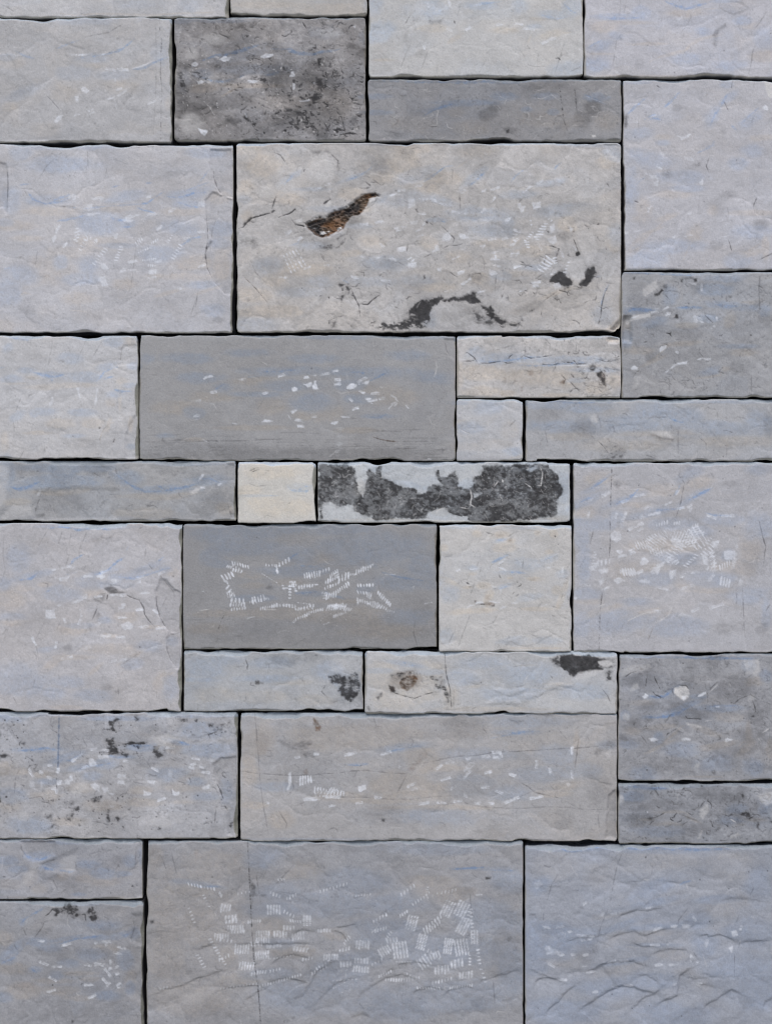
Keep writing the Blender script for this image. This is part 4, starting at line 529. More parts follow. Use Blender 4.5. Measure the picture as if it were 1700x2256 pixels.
comb(470,520,540,497,6,13,-80,3.4,W); comb(540,503,570,505,4,5,-70,3,W); comb(450,530,480,515,3,5,60,3,W*.8); comb(520,570,620,547,10,6,70,3.5,W); comb(625,547,740,550,9,6,-80,3.2,W); comb(670,545,740,553,6,6,80,3.2,W*.9); comb(760,530,830,540,6,3,0,3,.6); comb(760,572,855,550,7,6,70,3.4,W); comb(745,573,850,568,6,4,0,3,.7)
comb(745,638,830,600,8,6,30,3.6,W); comb(830,595,915,573,8,6,60,3.4,W); comb(730,655,745,640,3,4,20,2.8,.7); comb(945,565,1060,555,11,10,70,3.6,W); comb(960,555,1040,545,8,8,70,3.2,W); comb(1055,570,1095,573,5,8,60,3.6,W); comb(985,618,1060,593,8,5,60,3,W*.8)
comb(1140,420,1235,418,7,5,90,4,W); comb(1140,463,1195,470,5,7,-60,3.4,W); comb(1200,480,1222,488,3,12,80,4,W); comb(1135,510,1140,530,2,8,80,3.6,W); comb(1140,515,1215,535,7,6,-70,3.4,W); comb(1225,540,1275,550,6,14,-75,3.4,W); comb(1275,550,1320,570,4,6,60,3.6,W); comb(1270,465,1345,545,10,7,-60,3.6,W); comb(1330,580,1370,590,4,4,60,2.6,.5); comb(530,345,620,400,8,3,-30,2.2,.5)
ds(2, .45, [1480,435,1500,425, 1565,535,1610,528, 1200,690,1215,692, 145,455,165,465, 1310,350,1380,350, 435,630,480,620, 920,670,960,655])
bl('L', .5, [1485,430,1500,425,1495,442], 1.5, 1.5)
for k in range(50): st('L', 1.5, rng.uniform(.2, .5), (lambda x, y: [x, y, x + 4, y + 1])(rng.uniform(40, 1600), rng.uniform(550, 800)))
st('K', 1.8, .4, [240,725, 270,640, 300,590]); st('K', 2, .35, [1505,640, 1495,720, 1520,820]); bl('K', .35, [555,440,575,425,600,438,570,445], 1.5, 2); st('K', 1.5, .25, [1270,400, 1280,470]); st('K', 1.5, .25, [700,820, 820,750]); st('T', 3, .8, [30,705, 150,708, 240,722]); st('L', 2, .5, [130,580, 200,570]); st('L', 1.8, .5, [540,575, 640,575])
for k in range(110):
    x = rng.uniform(30, 1500); y = rng.uniform(600, 820); l = rng.uniform(50, 200); st('K', 1.4, rng.uniform(.06, .2), [x, y, x + l * .5, y + rng.uniform(-5, 5), min(x + l, 1630), y + rng.uniform(-8, 6)], dash=.4)
cl('K', .12, 850,720,900,110,0,.3); cl('K', .08, 1550,650,80,160)

# -- cream square, lower
view(960, 1145, 1270)
for c in [(770,240,90,25,-10), (1100,540,260,90), (150,880,110,90), (1080,920,150,50,-8), (430,570,110,40), (900,620,220,30), (120,1380,120,100), (1500,640,90,60), (1300,480,160,50,-20), (800,790,130,30,-15), (1300,1430,200,50), (900,1440,240,60), (250,90,200,20), (1000,95,200,20), (1400,75,160,18)]: cl('B', .55, *c)
st('B', 5, 1, [640,515, 720,480, 850,420]); st('B', 5, 1, [880,620, 950,620, 1050,635]); st('B', 4, .8, [750,815, 870,775]); st('B', 4, .7, [1280,480, 1380,430]); st('B', 5, .6, [700,250, 830,235])
for c in [(760,180,120,50), (880,250,70,40), (450,1080,300,40,-4), (1160,700,100,30), (560,780,100,40), (1430,840,60,60,30), (1490,900,40,200,20), (140,720,120,30,20), (620,930,60,120,20), (1390,160,50,60), (480,170,60,40), (1200,160,40,30), (1150,1520,400,14), (1180,1060,220,30), (90,330,60,50), (830,330,140,60), (1330,380,60,30), (380,800,60,20), (430,640,60,20), (880,690,40,16)]: cl('T', .95, *c)
for p, a in [([845,235,880,225,900,250,870,270,850,260], .4), ([1190,150,1210,148,1208,162], .5), ([560,990,600,970,690,990,680,1025,600,1020], .45), ([590,900,640,890,630,940,590,950], .28), ([585,1010,610,1010,600,1060], .4), ([540,1050,620,1060,600,1090,550,1080], .25), ([1110,700,1180,695,1170,715,1120,718], .3), ([720,180,800,180,790,210,730,205], .2), ([520,760,570,780,560,800], .25)]: bl('R', a, p, 4, 4, .5)
bl('K', .55, [455,960,470,955,475,975,460,982], 1, 1.2); bl('R', .8, [452,955,473,952,478,980,458,985], 1, 1.5); st('K', 2, .5, [470,1015, 540,1000, 590,1005]); st('K', 2, .5, [650,1020, 685,1020, 690,980]); st('K', 2.2, .5, [355,740, 395,765]); st('K', 2, .4, [370,810, 390,795, 440,795]); st('K', 2.4, .5, [690,815, 705,815]); st('K', 2.4, .45, [945,740, 975,740]); st('K', 2, .5, [960,800, 1010,770, 990,745]); st('K', 3, .6, [1400,195, 1415,200]); st('K', 3, .5, [778,945, 785,940]); st('K', 2, .4, [900,890, 930,850]); st('K', 2.5, .3, [940,910, 980,880]); st('K', 1.5, .4, [570,130, 620,160, 690,175]); st('K', 1.5, .3, [840,210, 930,150]); st('K', 1.6, .35, [770,700, 740,650]); st('K', 2.4, .4, [1435,290, 1450,296]); st('K',2,.3,[920,480,975,485])
for p in [[470,600,530,400], [400,900,460,740], [640,1280,740,1100], [260,1500,400,1130], [140,1480,230,1290], [1420,1080,1500,880,1560,700], [540,540,490,700], [1020,590,1030,470], [1330,1020,1480,1050]]: st('K', 1.4, .28, p)
st('T', 8, .9, [1420,1070, 1470,950, 1530,820, 1560,700]); st('K', 3, .18, [680,1370, 760,1440, 850,1460, 950,1480, 1060,1500, 1180,1470, 1280,1410, 1380,1370]); cl('K', .14, 840,1450,160,20,8); cl('K', .14, 1300,1400,110,16,-25); cl('K',.14,1525,620,20,40)
for p, a in [([220,600,290,570,285,600,240,615], .62), ([400,585,500,570,490,590,420,600], .6), ([740,515,800,465,825,460,815,485,760,520], .6), ([750,568,800,575,845,600,820,605], .7), ([355,1050,400,1000,450,1010,400,1030], .65), ([465,975,550,965,560,985,470,1000], .75), ([625,965,680,965,765,980,700,985], .7), ([755,1055,790,1020,830,1035,770,1060], .6), ([885,985,970,970,970,1000,900,995], .62), ([1235,1025,1310,995,1320,1005,1245,1030], .5), ([1310,560,1360,555,1350,575,1320,572], .5), ([1490,570,1505,560,1500,640,1488,640], .5), ([160,995,205,992,190,1005], .5), ([650,780,700,795,720,800,670,800], .5), ([755,820,775,825,770,880,757,880], .35), ([1385,425,1440,390,1440,405,1395,430], .4)]: bl('W', a, p, 1.4, 1.6, .3)

# -- two strips
view(400, 1425, 1370)
for c in [(80,80,90,40), (330,60,120,25), (180,50,100,20), (560,90,60,40), (330,120,120,16), (60,125,80,10)]: cl('B', .6, *c)
for c in [(420,135,80,14,0), (300,190,120,25), (500,200,90,25), (120,180,90,30)]: cl('T', .7, *c)
bl('K', .85, [550,110,570,95,600,105,630,110,655,100,678,98,680,150,665,185,640,202,610,190,590,165,600,145,570,135], 4, 2.5, .5, 1.6); bl('B', .7, [550,110,600,105,680,98,680,160,640,200,600,180], 4, 4, .5); bl('K', .75, [278,130,290,126,300,135,292,146,280,143], 1.5, 1.5); bl('K', .5, [300,138,312,136,310,146], 1.5, 1.5)
st('K', 1.6, .45, [240,40, 250,70, 248,95]); st('K', 1.6, .35, [265,130, 260,145, 285,150]); st('K', 1.6, .4, [530,150, 545,145, 530,170, 550,190]); bl('K', .3, [370,25,400,30,380,40], 4, 3); bl('K', .4, [490,30,520,25,510,42,480,38], 4, 3, .7); cl('K', .2, 390,50,60,30); cl('K', .2, 610,210,50,20); cl('K', .18, 470,40,90,20); cl('L', .2, 600,65,40,30); cl('L', .15, 300,160,30,30); cl('K',.2,680,170,20,60)
for c in [(850,65,90,10,10), (1050,120,80,40), (1300,100,160,50), (1150,60,120,30), (1500,170,120,40), (740,90,60,10), (950,95,60,12), (1600,30,60,10), (1250,170,160,40)]: cl('B', .6, *c)
for c in [(800,190,90,50), (760,110,70,60), (960,110,60,50), (900,180,90,30), (1180,150,160,10), (1020,170,40,60), (1420,140,60,8), (1200,235,240,10), (1300,70,60,6)]: cl('T', .85, *c)
st('B', 3, .9, [830,55, 865,68, 900,72])
for p, a in [([785,105,810,95,850,92,885,88,880,100,930,105,945,115,900,118,870,120,850,130,820,128,800,140], .5), ([780,140,805,145,812,170,795,172,782,160], .65), ([955,112,985,112,980,125,955,122], .6), ([870,98,940,104,990,128,985,140,930,118,880,112], .55), ([955,135,990,145,1000,165,975,162,958,150], .6), ([992,172,1012,175,1012,240,1000,240,1000,200], .55), ([735,190,760,175,765,182,745,200], .5), ([700,225,715,220,710,240], .45), ([815,150,835,125,860,110,880,125,870,150,850,160,835,150], .4)]: bl('K', a, p, 3.2, 2, .7)
bl('R', 1.0, [818,138,838,110,882,104,900,122,882,150,852,168,828,156], 3, 3, .3); cl('R', .35, 850,130,60,28); cl('T', .9, 850,140,110,45); bl('R', .8, [782,145,805,148,808,168,790,170], 3, 2, .6); bl('R', .5, [800,100,850,92,880,92,850,110], 4, 3, .6)
st('K', 1.6, .5, [770,180, 800,172, 840,185, 880,195, 920,180, 960,170, 1000,175]); st('K', 1.5, .45, [995,25, 1000,100, 1015,160, 1020,230], 0); st('K', 1.4, .35, [1030,160, 1028,225])
bl('K', 1.0, [1430,35,1460,30,1540,30,1590,50,1580,75,1600,85,1540,92,1500,100,1480,112,1460,95,1435,75,1430,55], 3, 1.8, .22); bl('K', .5, [1390,35,1430,35,1430,70,1400,65], 4, 3, .7); bl('K', .55, [1560,40,1640,45,1645,75,1620,82,1590,85,1560,80], 4, 3, .6); bl('L', .7, [1575,55,1610,50,1635,60,1610,78,1580,70], 2, 2, .2); bl('K', .55, [1600,90,1635,88,1620,110,1640,135,1605,130], 3, 2, .6); bl('L', .4, [1500,95,1570,85,1600,90,1560,110,1510,120,1490,118], 3, 3, .2)
st('K', 1.6, .4, [1590,160, 1610,185, 1625,220]); st('K', 1.3, .3, [1250,75, 1300,70]); st('K', 1.3, .25, [1090,240, 1130,220, 1160,210]); st('T', 3, .8, [1100,150, 1180,160, 1280,150, 1380,160, 1440,140, 1520,140])
for p in [[1180,160,1240,175,1300,160], [1350,180,1400,150,1480,145], [1150,215,1220,200,1300,215], [1280,225,1300,190,1350,180]]: st('H', 12, 1.4, p, soft=8)

# -- lower right mottled blocks
view(1350, 1430, 1700)
for c in [(250,75,200,18), (800,85,300,18), (1350,90,250,22), (520,700,280,30,-5), (700,620,260,30,-20), (1150,620,250,40), (450,500,150,30), (600,450,120,40,-30), (900,500,100,30), (150,1000,140,60), (1050,1200,200,120), (300,1300,160,90), (470,930,70,70), (700,1060,220,80), (1480,1250,120,120), (1420,150,90,100), (130,700,60,70), (1600,280,70,80), (400,1440,300,40), (900,1430,260,25), (1600,1650,100,120), (200,1550,160,60), (500,1900,300,70), (1300,1680,120,60), (1250,1800,160,60)]: cl('B', .72, *c)
st('B', 7, 1, [330,715, 450,720, 600,700, 720,650, 850,580]); st('B', 5, 1, [360,480, 450,510, 540,495, 610,440]); st('B', 6, .9, [70,80, 200,75, 380,85, 520,80]); st('B', 7, .9, [640,85, 850,90, 1050,95, 1300,100, 1500,105]); st('B', 8, .9, [200,1440, 350,1465, 520,1455, 640,1430]); st('B', 4, .8, [980,600, 1100,600, 1320,590])
for c in [(500,820,280,40,-5), (650,880,100,25,-40), (950,850,200,40,20), (1060,1020,260,40,-10), (500,1020,200,20,-25), (1240,720,160,50), (1420,900,40,160), (1500,340,110,60), (300,560,160,40), (200,860,120,60), (1400,1030,140,40,-40), (620,1710,220,20,0), (820,1780,120,20,25), (1480,1790,140,25), (350,1790,120,20), (550,1850,200,60), (1300,1830,100,30), (1640,1060,40,140), (1000,1340,240,14)]: cl('T', .85, *c)
st('T', 5, 1, [480,1040, 560,960, 640,880, 720,810, 800,800]); st('T', 4, .9, [480,1750, 560,1705, 660,1690, 760,1720, 860,1790]); st('T', 4, .9, [1280,1050, 1360,980, 1420,950, 1440,800]); st('T',4,.9,[960,1090,1040,1040,1160,1000])
bl('L', .85, [640,410,690,385,750,385,795,420,805,470,785,520,740,550,700,520,670,490,645,460], 1.5, 2, .35); bl('K', .6, [670,430,700,425,700,450,680,455], 2, 1.5); bl('K', .5, [700,470,720,470,715,485], 1.5, 1.5); st('K', 2, .5, [640,400, 690,378, 760,385, 800,430]); bl('W', .7, [720,500,770,480,800,490,740,545,720,520], 2, 1.5)
for p, a in [([305,500,340,475,370,490,330,520], .75), ([885,500,930,465,970,450,970,470,920,500], .7), ([375,940,420,935,475,945,470,965,400,965], .6), ([710,940,760,935,810,945,800,960,720,960], .6), ([1170,950,1200,935,1255,950,1200,975,1175,975], .65), ([1070,600,1120,598,1115,612,1080,612], .6), ([345,1700,365,1700,362,1720,350,1718], .6)]: bl('W', a, p, 1.4, 1.5, .3)
for p, a in [([770,780,830,790,925,805,920,825,850,810,780,795], .55), ([210,380,250,370,260,410,220,430,180,440], .3), ([90,690,130,670,170,700,150,750,100,740], .35), ([1370,120,1520,120,1540,230,1500,280,1400,250], .35), ([910,1680,990,1630,1000,1700,940,1790,905,1760], .45), ([1520,1530,1667,1490,1700,1600,1620,1640,1540,1590], .35), ([1400,480,1480,470,1490,540,1420,540], .2), ([60,1520,100,1540,110,1600,70,1600], .4), ([840,1200,900,1190,900,1240,850,1250], .25), ([80,230,200,170,380,150,420,200,280,240,160,260,80,310], .28), ([880,1990,930,1900,910,1980], .3), ([1230,1960,1300,1930,1320,1950,1240,1980], .35)]: bl('L', a, p, 2.5, 3, .25)
for p, a in [([260,210,290,200,330,215,300,230,265,230], .5), ([370,210,430,190,430,205,390,225], .55), ([1420,700,1450,695,1490,710,1450,720], .75), ([1430,765,1470,755,1475,785,1445,790], .75), ([1250,1185,1280,1190,1275,1210,1255,1205], .65), ([1040,1290,1070,1290,1060,1310], .5), ([190,780,240,775,230,810,200,815], .4), ([1175,540,1240,545,1280,575,1230,570], .5), ([1460,540,1480,560,1475,590,1462,570], .5), ([1330,1510,1365,1510,1360,1570,1340,1560], .65), ([1310,1720,1420,1715,1420,1745,1350,1745], .8), ([1185,1720,1220,1715,1210,1735,1190,1735], .7), ([1130,1780,1210,1785,1195,1815,1140,1805], .55), ([360,1770,410,1765,415,1800,375,1795], .5), ([1500,1800,1530,1820,1525,1890,1505,1870], .6), ([1060,1890,1110,1870,1110,1905,1070,1915], .55), ([1620,1760,1667,1810,1660,1830,1640,1800], .75), ([1200,1950,1225,1950,1220,1970,1200,1968], .6), ([240,1830,270,1830,260,1860], .4), ([1590,275,1620,275,1615,295,1595,290], .5), ([60,900,130,900,150,960,70,950], .25), ([1280,430,1340,440,1320,470,1290,465], .35)]: bl('K', a, p, 4, 2.6, .6)
st('K', 2, .6, [75,310, 130,290, 190,245, 250,235, 300,240]); st('K', 2.2, .55, [340,410, 345,330, 365,240]); st('K', 2.4, .6, [420,270, 460,360, 500,440]); st('K', 2, .5, [410,440, 440,480, 530,520]); st('K', 2.4, .5, [740,680, 780,730, 860,730, 940,740]); st('K', 1.8, .4, [985,460, 990,560, 960,640, 950,730], 0, dash=.6); st('K', 2, .5, [1470,550, 1500,680]); st('K', 2, .4, [1000,430, 1100,340]); st('K', 2, .4, [300,660, 330,690]); st('L', 2.5, .5, [1000,460, 1100,370]); st('K', 2, .4, [540,930,570,890,690,820]); st('K', 2, .4, [1170,540, 1230,560, 1270,570, 1330,520, 1440,480, 1540,540]); st('K', 2, .4, [300,1770, 400,1780, 480,1750, 560,1705]); st('K', 1.8, .3, [700,1730, 820,1780, 920,1820]); st('K',2,.35,[760,1700,860,1770]); st('K',2,.4,[1100,1720,1200,1750,1300,1730]); st('K', 2,.4,[440,1640,480,1665,520,1640]); st('L',2.5,.6,[1560,880,1640,830]); st('L',2.5,.6,[1220,1780,1290,1820])
for c in [(300,330,160,120), (600,1200,260,120), (1300,420,220,140), (1200,1150,240,160), (1500,700,130,160), (200,800,160,90), (850,690,220,60), (1450,900,160,100), (300,1800,220,90), (1250,1780,280,120), (1500,1700,160,130), (700,1640,240,60), (200,1650,180,60), (900,1900,240,70), (1100,1550,280,60), (500,600,260,60)]: cl('K', .17, *c)
for k in range(130):
    x, y = rng.uniform(70, 1660), rng.uniform(150, 2000)
    if 1330 < y < 1480: continue
    st('K', rng.uniform(1.5, 3.5), rng.uniform(.15, .4), [x, y, x + rng.uniform(-25, 25), y + rng.uniform(-14, 14)], rough=1.5)
st('L', 2, .55, [400,1075, 430,1085])

# -- lower left spotted block
view(0, 1560, 540)
for c in [(280,280,220,25), (450,340,160,40,-15), (560,400,160,30,-10), (950,270,160,30), (1200,230,90,20,15), (1450,290,180,60), (700,380,120,40), (830,330,120,20), (60,60,140,40), (1300,50,350,16), (1150,440,180,60), (620,460,80,40), (100,600,120,60), (250,40,160,20), (340,500,100,25), (1400,160,200,60), (1330,500,90,40), (1400,600,120,40), (220,800,160,60), (820,70,260,20), (1540,560,60,120)]: cl('B', .75, *c)
st('B', 6, .9, [120,290, 230,285, 330,270, 400,290]); st('B', 4, .9, [470,365, 520,330, 570,310]); st('B', 5, .9, [510,425, 600,395, 700,385, 770,370]); st('B', 6, .8, [880,250, 960,260, 1040,250]); st('B', 5, .9, [1210,225, 1270,245, 1330,255]); st('B', 5, .8, [740,320, 800,335, 880,330]); st('B', 4, .7, [370,370, 440,350, 520,365])
for c in [(280,590,160,25), (150,430,90,30), (1000,640,180,35), (700,660,140,40), (550,540,120,40), (1250,640,120,20), (450,770,140,30), (80,640,100,60), (1250,540,160,40), (1300,470,120,60), (350,600,60,60), (1180,260,60,50), (20,400,100,60), (960,560,90,30), (300,450,90,30)]: cl('T', .85, *c)
bl('L', .35, [1040,200,1150,170,1200,200,1120,260,1060,280], 5, 5, .3); bl('L', .35, [530,520,590,500,600,550,560,570,500,590,480,560], 3, 4, .2); cl('L', .25, 170,740,40,30); cl('L', .2, 580,800,60,40); cl('L', .2, 1100,780,80,40)
for p, a in [([840,250,870,238,900,230,950,240,1000,232,1000,242,950,246,900,240,860,255], .9), ([725,225,770,205,770,240,800,280,800,300,740,290,740,250], .7), ([690,300,740,298,870,315,860,328,780,315], .5), ([750,90,790,70,830,75,780,95,775,150,755,150], .65), ([920,60,950,70,945,95,925,90], .65), ([1200,75,1280,70,1350,72,1345,110,1300,95,1220,90], .65), ([1415,100,1450,110,1450,130,1425,125], .6), ([1450,145,1500,110,1530,105,1500,150,1460,155], .5), ([1045,260,1090,250,1070,290,1110,320,1075,335,1045,300], .55), ([600,590,690,600,680,640,640,645,610,620], .5), ([545,600,600,590,590,610,550,615], .55), ([490,680,540,670,560,690,500,700], .6), ([440,640,500,640,490,700,440,680], .35), ([455,720,500,720,480,765,450,760], .55), ([720,690,750,680,750,770,730,775,720,720], .6), ([790,745,840,730,880,725,860,745,800,770], .6), ([330,820,350,795,385,790,360,810], .7), ([305,730,360,720,370,760,320,760], .4), ([1550,775,1590,780,1575,830,1550,800], .65), ([20,760,35,755,30,770], .6), ([-10,600,8,600,8,640,-10,650], .7), ([0,320,60,310,70,330,20,335], .5), ([50,190,65,185,60,200], .5), ([0,160,20,180,10,220,-10,210], .4), ([150,240,170,235,165,260], .5), ([640,80,670,110,650,130], .4), ([1080,810,1100,815,1090,825], .6), ([875,690,890,678,885,695], .6), ([835,825,850,800,845,830], .5), ([950,180,975,185,960,200], .45), ([980,235,1005,222,1000,245], .7), ([0,700,15,710,5,740], .5), ([800,115,820,118,815,130], .4)]: bl('K', a, p, 4.2, 2.2, .6)
for k in range(230):
    zone = rng.randint(5); x, y = [(rng.uniform(300, 900), rng.uniform(580, 840)), (rng.uniform(640, 1600), rng.uniform(60, 170)), (rng.uniform(680, 1120), rng.uniform(220, 340)), (rng.uniform(-40, 230), rng.uniform(80, 360)), (rng.uniform(-40, 1580), rng.uniform(560, 850))][zone]
    st('K', rng.uniform(1.5, 3.6), rng.uniform(.2, .5), [x, y, x + rng.uniform(-18, 18), y + rng.uniform(-12, 12)], rough=1.6)
st('K', 2.0, .28, [405,50, 402,160, 400,330, 395,420], 0, dash=.7); st('B', 4, .8, [405,50, 402,160, 400,330, 395,420], 0, dash=.7); st('K', 2.2, .4, [385,480, 388,570], 0, dash=.7); st('K', 1.8, .3, [400,740, 398,860], 0, dash=.7)
st('K', 2.2, .4, [1470,500, 1500,560, 1530,650]); st('K', 1.8, .4, [1470,670, 1530,665, 1550,700]); st('K', 1.6, .3, [1460,780, 1470,680]); st('K', 1.6, .3, [100,590, 110,460, 150,400]); st('K', 1.5, .4, [170,620, 280,600, 310,640]); st('K', 2, .4, [1430,210, 1420,180, 1500,150]); st('K',1.5,.3,[620,770,700,780,740,800])
bl('H', -3, [1455,380,1500,340,1620,330,1620,860,1550,860,1540,680,1500,560,1460,470], 2, 4, 0, mode='add'); bl('K', .08, [1455,380,1500,340,1620,330,1620,860,1550,860,1540,680,1500,560,1460,470], 2, 3, 0)
ds(5, .72, [205,435,235,475, 275,438,300,436, 500,355,560,312, 490,360,520,348, 690,285,740,290, 680,330,735,330, 560,405,600,395, 840,360,875,362, 1305,340,1355,348, 1410,352,1458,358, 1030,405,1080,430, 1135,268,1185,270, 1075,630,1125,610, 1375,432,1425,440, 1290,400,1320,410, 1300,385,1330,375, 330,390,360,385, 200,415,220,430, 350,550,380,548, 280,425,290,450, 385,550,388,580, 620,285,660,275])
for p, a in [([390,410,410,405,415,430,400,445,388,440], .7), ([385,490,420,495,415,522,385,522], .7), ([478,462,495,460,500,495,482,495], .65), ([440,490,465,485,475,515,450,515], .5), ([620,520,650,508,685,535,680,570,640,550], .65), ([610,350,630,345,665,385,640,400,610,400], .65), ([805,445,858,450,858,475,800,470], .6), ([800,490,845,495,850,520,800,512], .6), ([1000,490,1055,495,1055,522,1005,510], .7), ([975,550,995,565,1030,575,1025,592,980,592], .75), ([1175,550,1190,570,1220,570,1215,592,1175,590], .7), ([1360,385,1395,410,1380,415,1355,400], .55), ([1370,540,1425,520,1420,545,1380,550], .6), ([690,540,735,535,745,570,710,580], .45), ([740,575,780,580,770,590,740,585], .5), ([310,460,350,470,350,490,320,480], .45), ([280,495,300,510,290,540,275,530], .5), ([200,490,240,500,240,550,205,540], .3), ([670,325,740,322,720,345,680,350], .5), ([1150,420,1175,430,1170,470,1150,465], .3), ([750,660,785,665,775,680,755,675], .4)]: bl('W', a, p, 1.5, 1.6, .3)

# -- long block with cracks
view(520, 1560, 1370)
for c in [(720,170,110,20,-8), (1210,105,120,16), (520,243,60,8), (1100,200,200,30), (1180,370,120,40), (1320,290,160,40), (1600,160,60,30), (170,340,100,20), (1500,270,90,40), (1280,60,220,30), (1000,340,120,50), (1400,200,120,50), (820,30,160,12), (1120,30,200,12), (250,30,200,10), (850,470,180,40)]: cl('B', .6, *c)
st('B', 4, 1, [470,245, 530,248, 570,240]); st('B', 5, 1, [1100,130, 1170,118, 1220,105, 1310,100]); st('B', 4, .9, [650,190, 720,175, 780,165, 830,170])
for c in [(100,130,80,90), (800,230,70,60), (700,330,160,60), (600,400,200,16), (450,380,160,25), (900,350,200,40), (1350,370,120,16), (80,420,60,14), (200,480,60,40), (780,190,60,30), (1470,160,20,100), (300,110,90,30), (60,250,40,90), (500,120,300,60), (860,430,260,12), (850,260,120,16), (1420,330,80,30)]: cl('T', .85, *c)
bl('R', .8, [335,45,350,55,368,80,362,102,345,100,335,70], 2, 2.5, .4); bl('R', .3, [300,160,330,150,325,170], 2, 2); bl('R', .4, [290,275,305,268,312,285,295,290], 3, 3); bl('R', .25, [740,270,760,250,770,240,820,200,800,220,760,280], 5, 5, .6); bl('R', .18, [790,195,830,190,830,215,790,215], 5, 6, .6); cl('R', .15, 110,150,30,60)
for p, a in [([190,140,230,150,290,145,320,140,330,160,300,165,340,195,340,215,300,215,270,190,230,180,205,165], .32), ([80,460,98,455,92,475], .25), ([280,40,295,40,290,80,280,80], .1), ([1545,200,1570,160,1640,140,1640,165,1590,180,1560,205], .28), ([1180,50,1240,55,1230,68,1195,62], .4), ([628,480,640,482,638,492,630,490], .7), ([515,480,522,482,520,490], .5)]: bl('K', a, p, 3.5, 3, .5)
st('K', 1.7, 0.37, [80,25, 88,90, 92,160, 98,220, 102,290, 108,350, 118,420, 128,480, 140,545], 0, dash=.15)
st('K', 1.7, 0.38, [20,272, 60,278, 100,283, 160,287, 240,292, 330,290, 380,285, 430,283, 500,272, 560,270, 640,278, 730,285], 0, dash=.15)
st('K', 1.4, 0.25, [50,305, 110,306, 180,310], 0, dash=.15); st('K', 1.5, 0.28, [740,245, 800,240, 880,225], 0, dash=.15); st('K', 1.6, 0.37, [880,222, 960,208, 1040,205, 1120,190, 1200,188, 1290,183, 1370,177, 1450,176, 1560,165, 1635,158], 0, dash=.15)
st('K', 1.5, 0.31, [420,385, 540,386, 660,394, 760,394, 850,383, 930,380], 0, dash=.15); st('K', 1.6, 0.31, [970,405, 1040,425, 1120,432, 1240,435, 1330,427, 1430,430, 1520,440, 1640,438], 0, dash=.15); st('K', 1.4, 0.25, [850,450, 880,420, 960,408, 1060,425, 1150,430, 1230,380, 1290,355], 0, dash=.15); st('K', 1.3, .35, [1180,295, 1260,340, 1290,365, 1400,390, 1470,430])
st('K', 2, .3, [1480,110, 1470,200, 1455,300]); st('K', 1.5, .3, [210,390, 250,350, 240,300]); st('K', 1.5, .3, [680,400, 720,320, 740,280]); st('K', 1.5, .35, [655,475, 690,400]); st('K', 1.5, .3, [175,430, 220,500, 210,540]); st('K', 1.4, .3, [590,30, 605,80]); st('K', 1.5, .3, [1060,80, 1090,120]); st('K', 1.5, .3, [1380,80, 1440,150]); st('K', 1.5, .25, [1560,430, 1570,545]); st('K', 1.5,.3,[700,260,720,240]); st('K',1.4,.3,[1350,330,1380,360,1370,400]); cl('K', .14, 1410,480,50,50); cl('K', .1, 1560,300,60,180); cl('K', .1, 650,470,100,50); cl('K', .08, 1100,320,160,60); cl('K', .1, 980,80,90,60)
bl('L', .45, [1425,325,1440,322,1438,338,1426,338], 1.5, 2)
ds(5.5, .72, [468,204,520,192, 625,200,665,190, 335,200,357,198, 255,215,275,210, 865,262,888,245, 908,238,940,230, 1062,210,1092,208, 1108,192,1145,192, 1110,212,1138,213, 1140,195,1143,210, 985,268,1015,235, 1000,270,1028,238, 980,303,1015,270, 885,312,925,300, 930,348,948,338, 1070,283,1102,276, 1058,342,1090,342, 1120,358,1148,370, 1298,230,1295,260, 1352,258,1358,285, 1448,270,1450,303, 1160,410,1192,398, 1190,398,1222,385, 1270,392,1322,380, 940,405,978,402, 1030,412,1058,410, 1090,412,1110,410, 868,408,905,410, 788,415,828,408, 740,340,775,325, 755,352,785,348, 520,412,545,408, 402,426,430,420, 290,395,360,392, 130,412,145,410, 385,385,450,385, 600,388,625,386, 1450,170,1450,200, 985,378,995,382, 700,252,706,256])
for p, a in [([1175,282,1190,280,1208,288,1200,298,1180,290], .8), ([990,215,1018,208,1015,222,995,232], .75), ([528,340,558,332,565,350,540,362,530,358], .65), ([225,285,238,270,240,320,228,355,218,355,225,330], .65)]: bl('W', a, p, 1.2, 1.4, .3)
for k in range(5): st('W', 4, .72, [278 + k*11, 296 - k, 276 + k*12, 334 - k*3], .3)
comb(262,318,336,312,7,3,0,2.5,.5); comb(340,350,465,368,13,8,80,2.8,.75); comb(340,362,465,372,12,6,80,2.8,.75); comb(345,380,440,380,8,4,80,2.6,.6); comb(345,372,460,360,9,3,0,2.4,.5); comb(410,350,435,355,3,6,80,2.6,.6)
bl('H', -4, [1610,380,1640,350,1650,560,1600,560,1605,450], 2, 4, 0, mode='add'); bl('K', .12, [1610,380,1640,350,1650,560,1600,560,1605,450], 2, 3, 0)

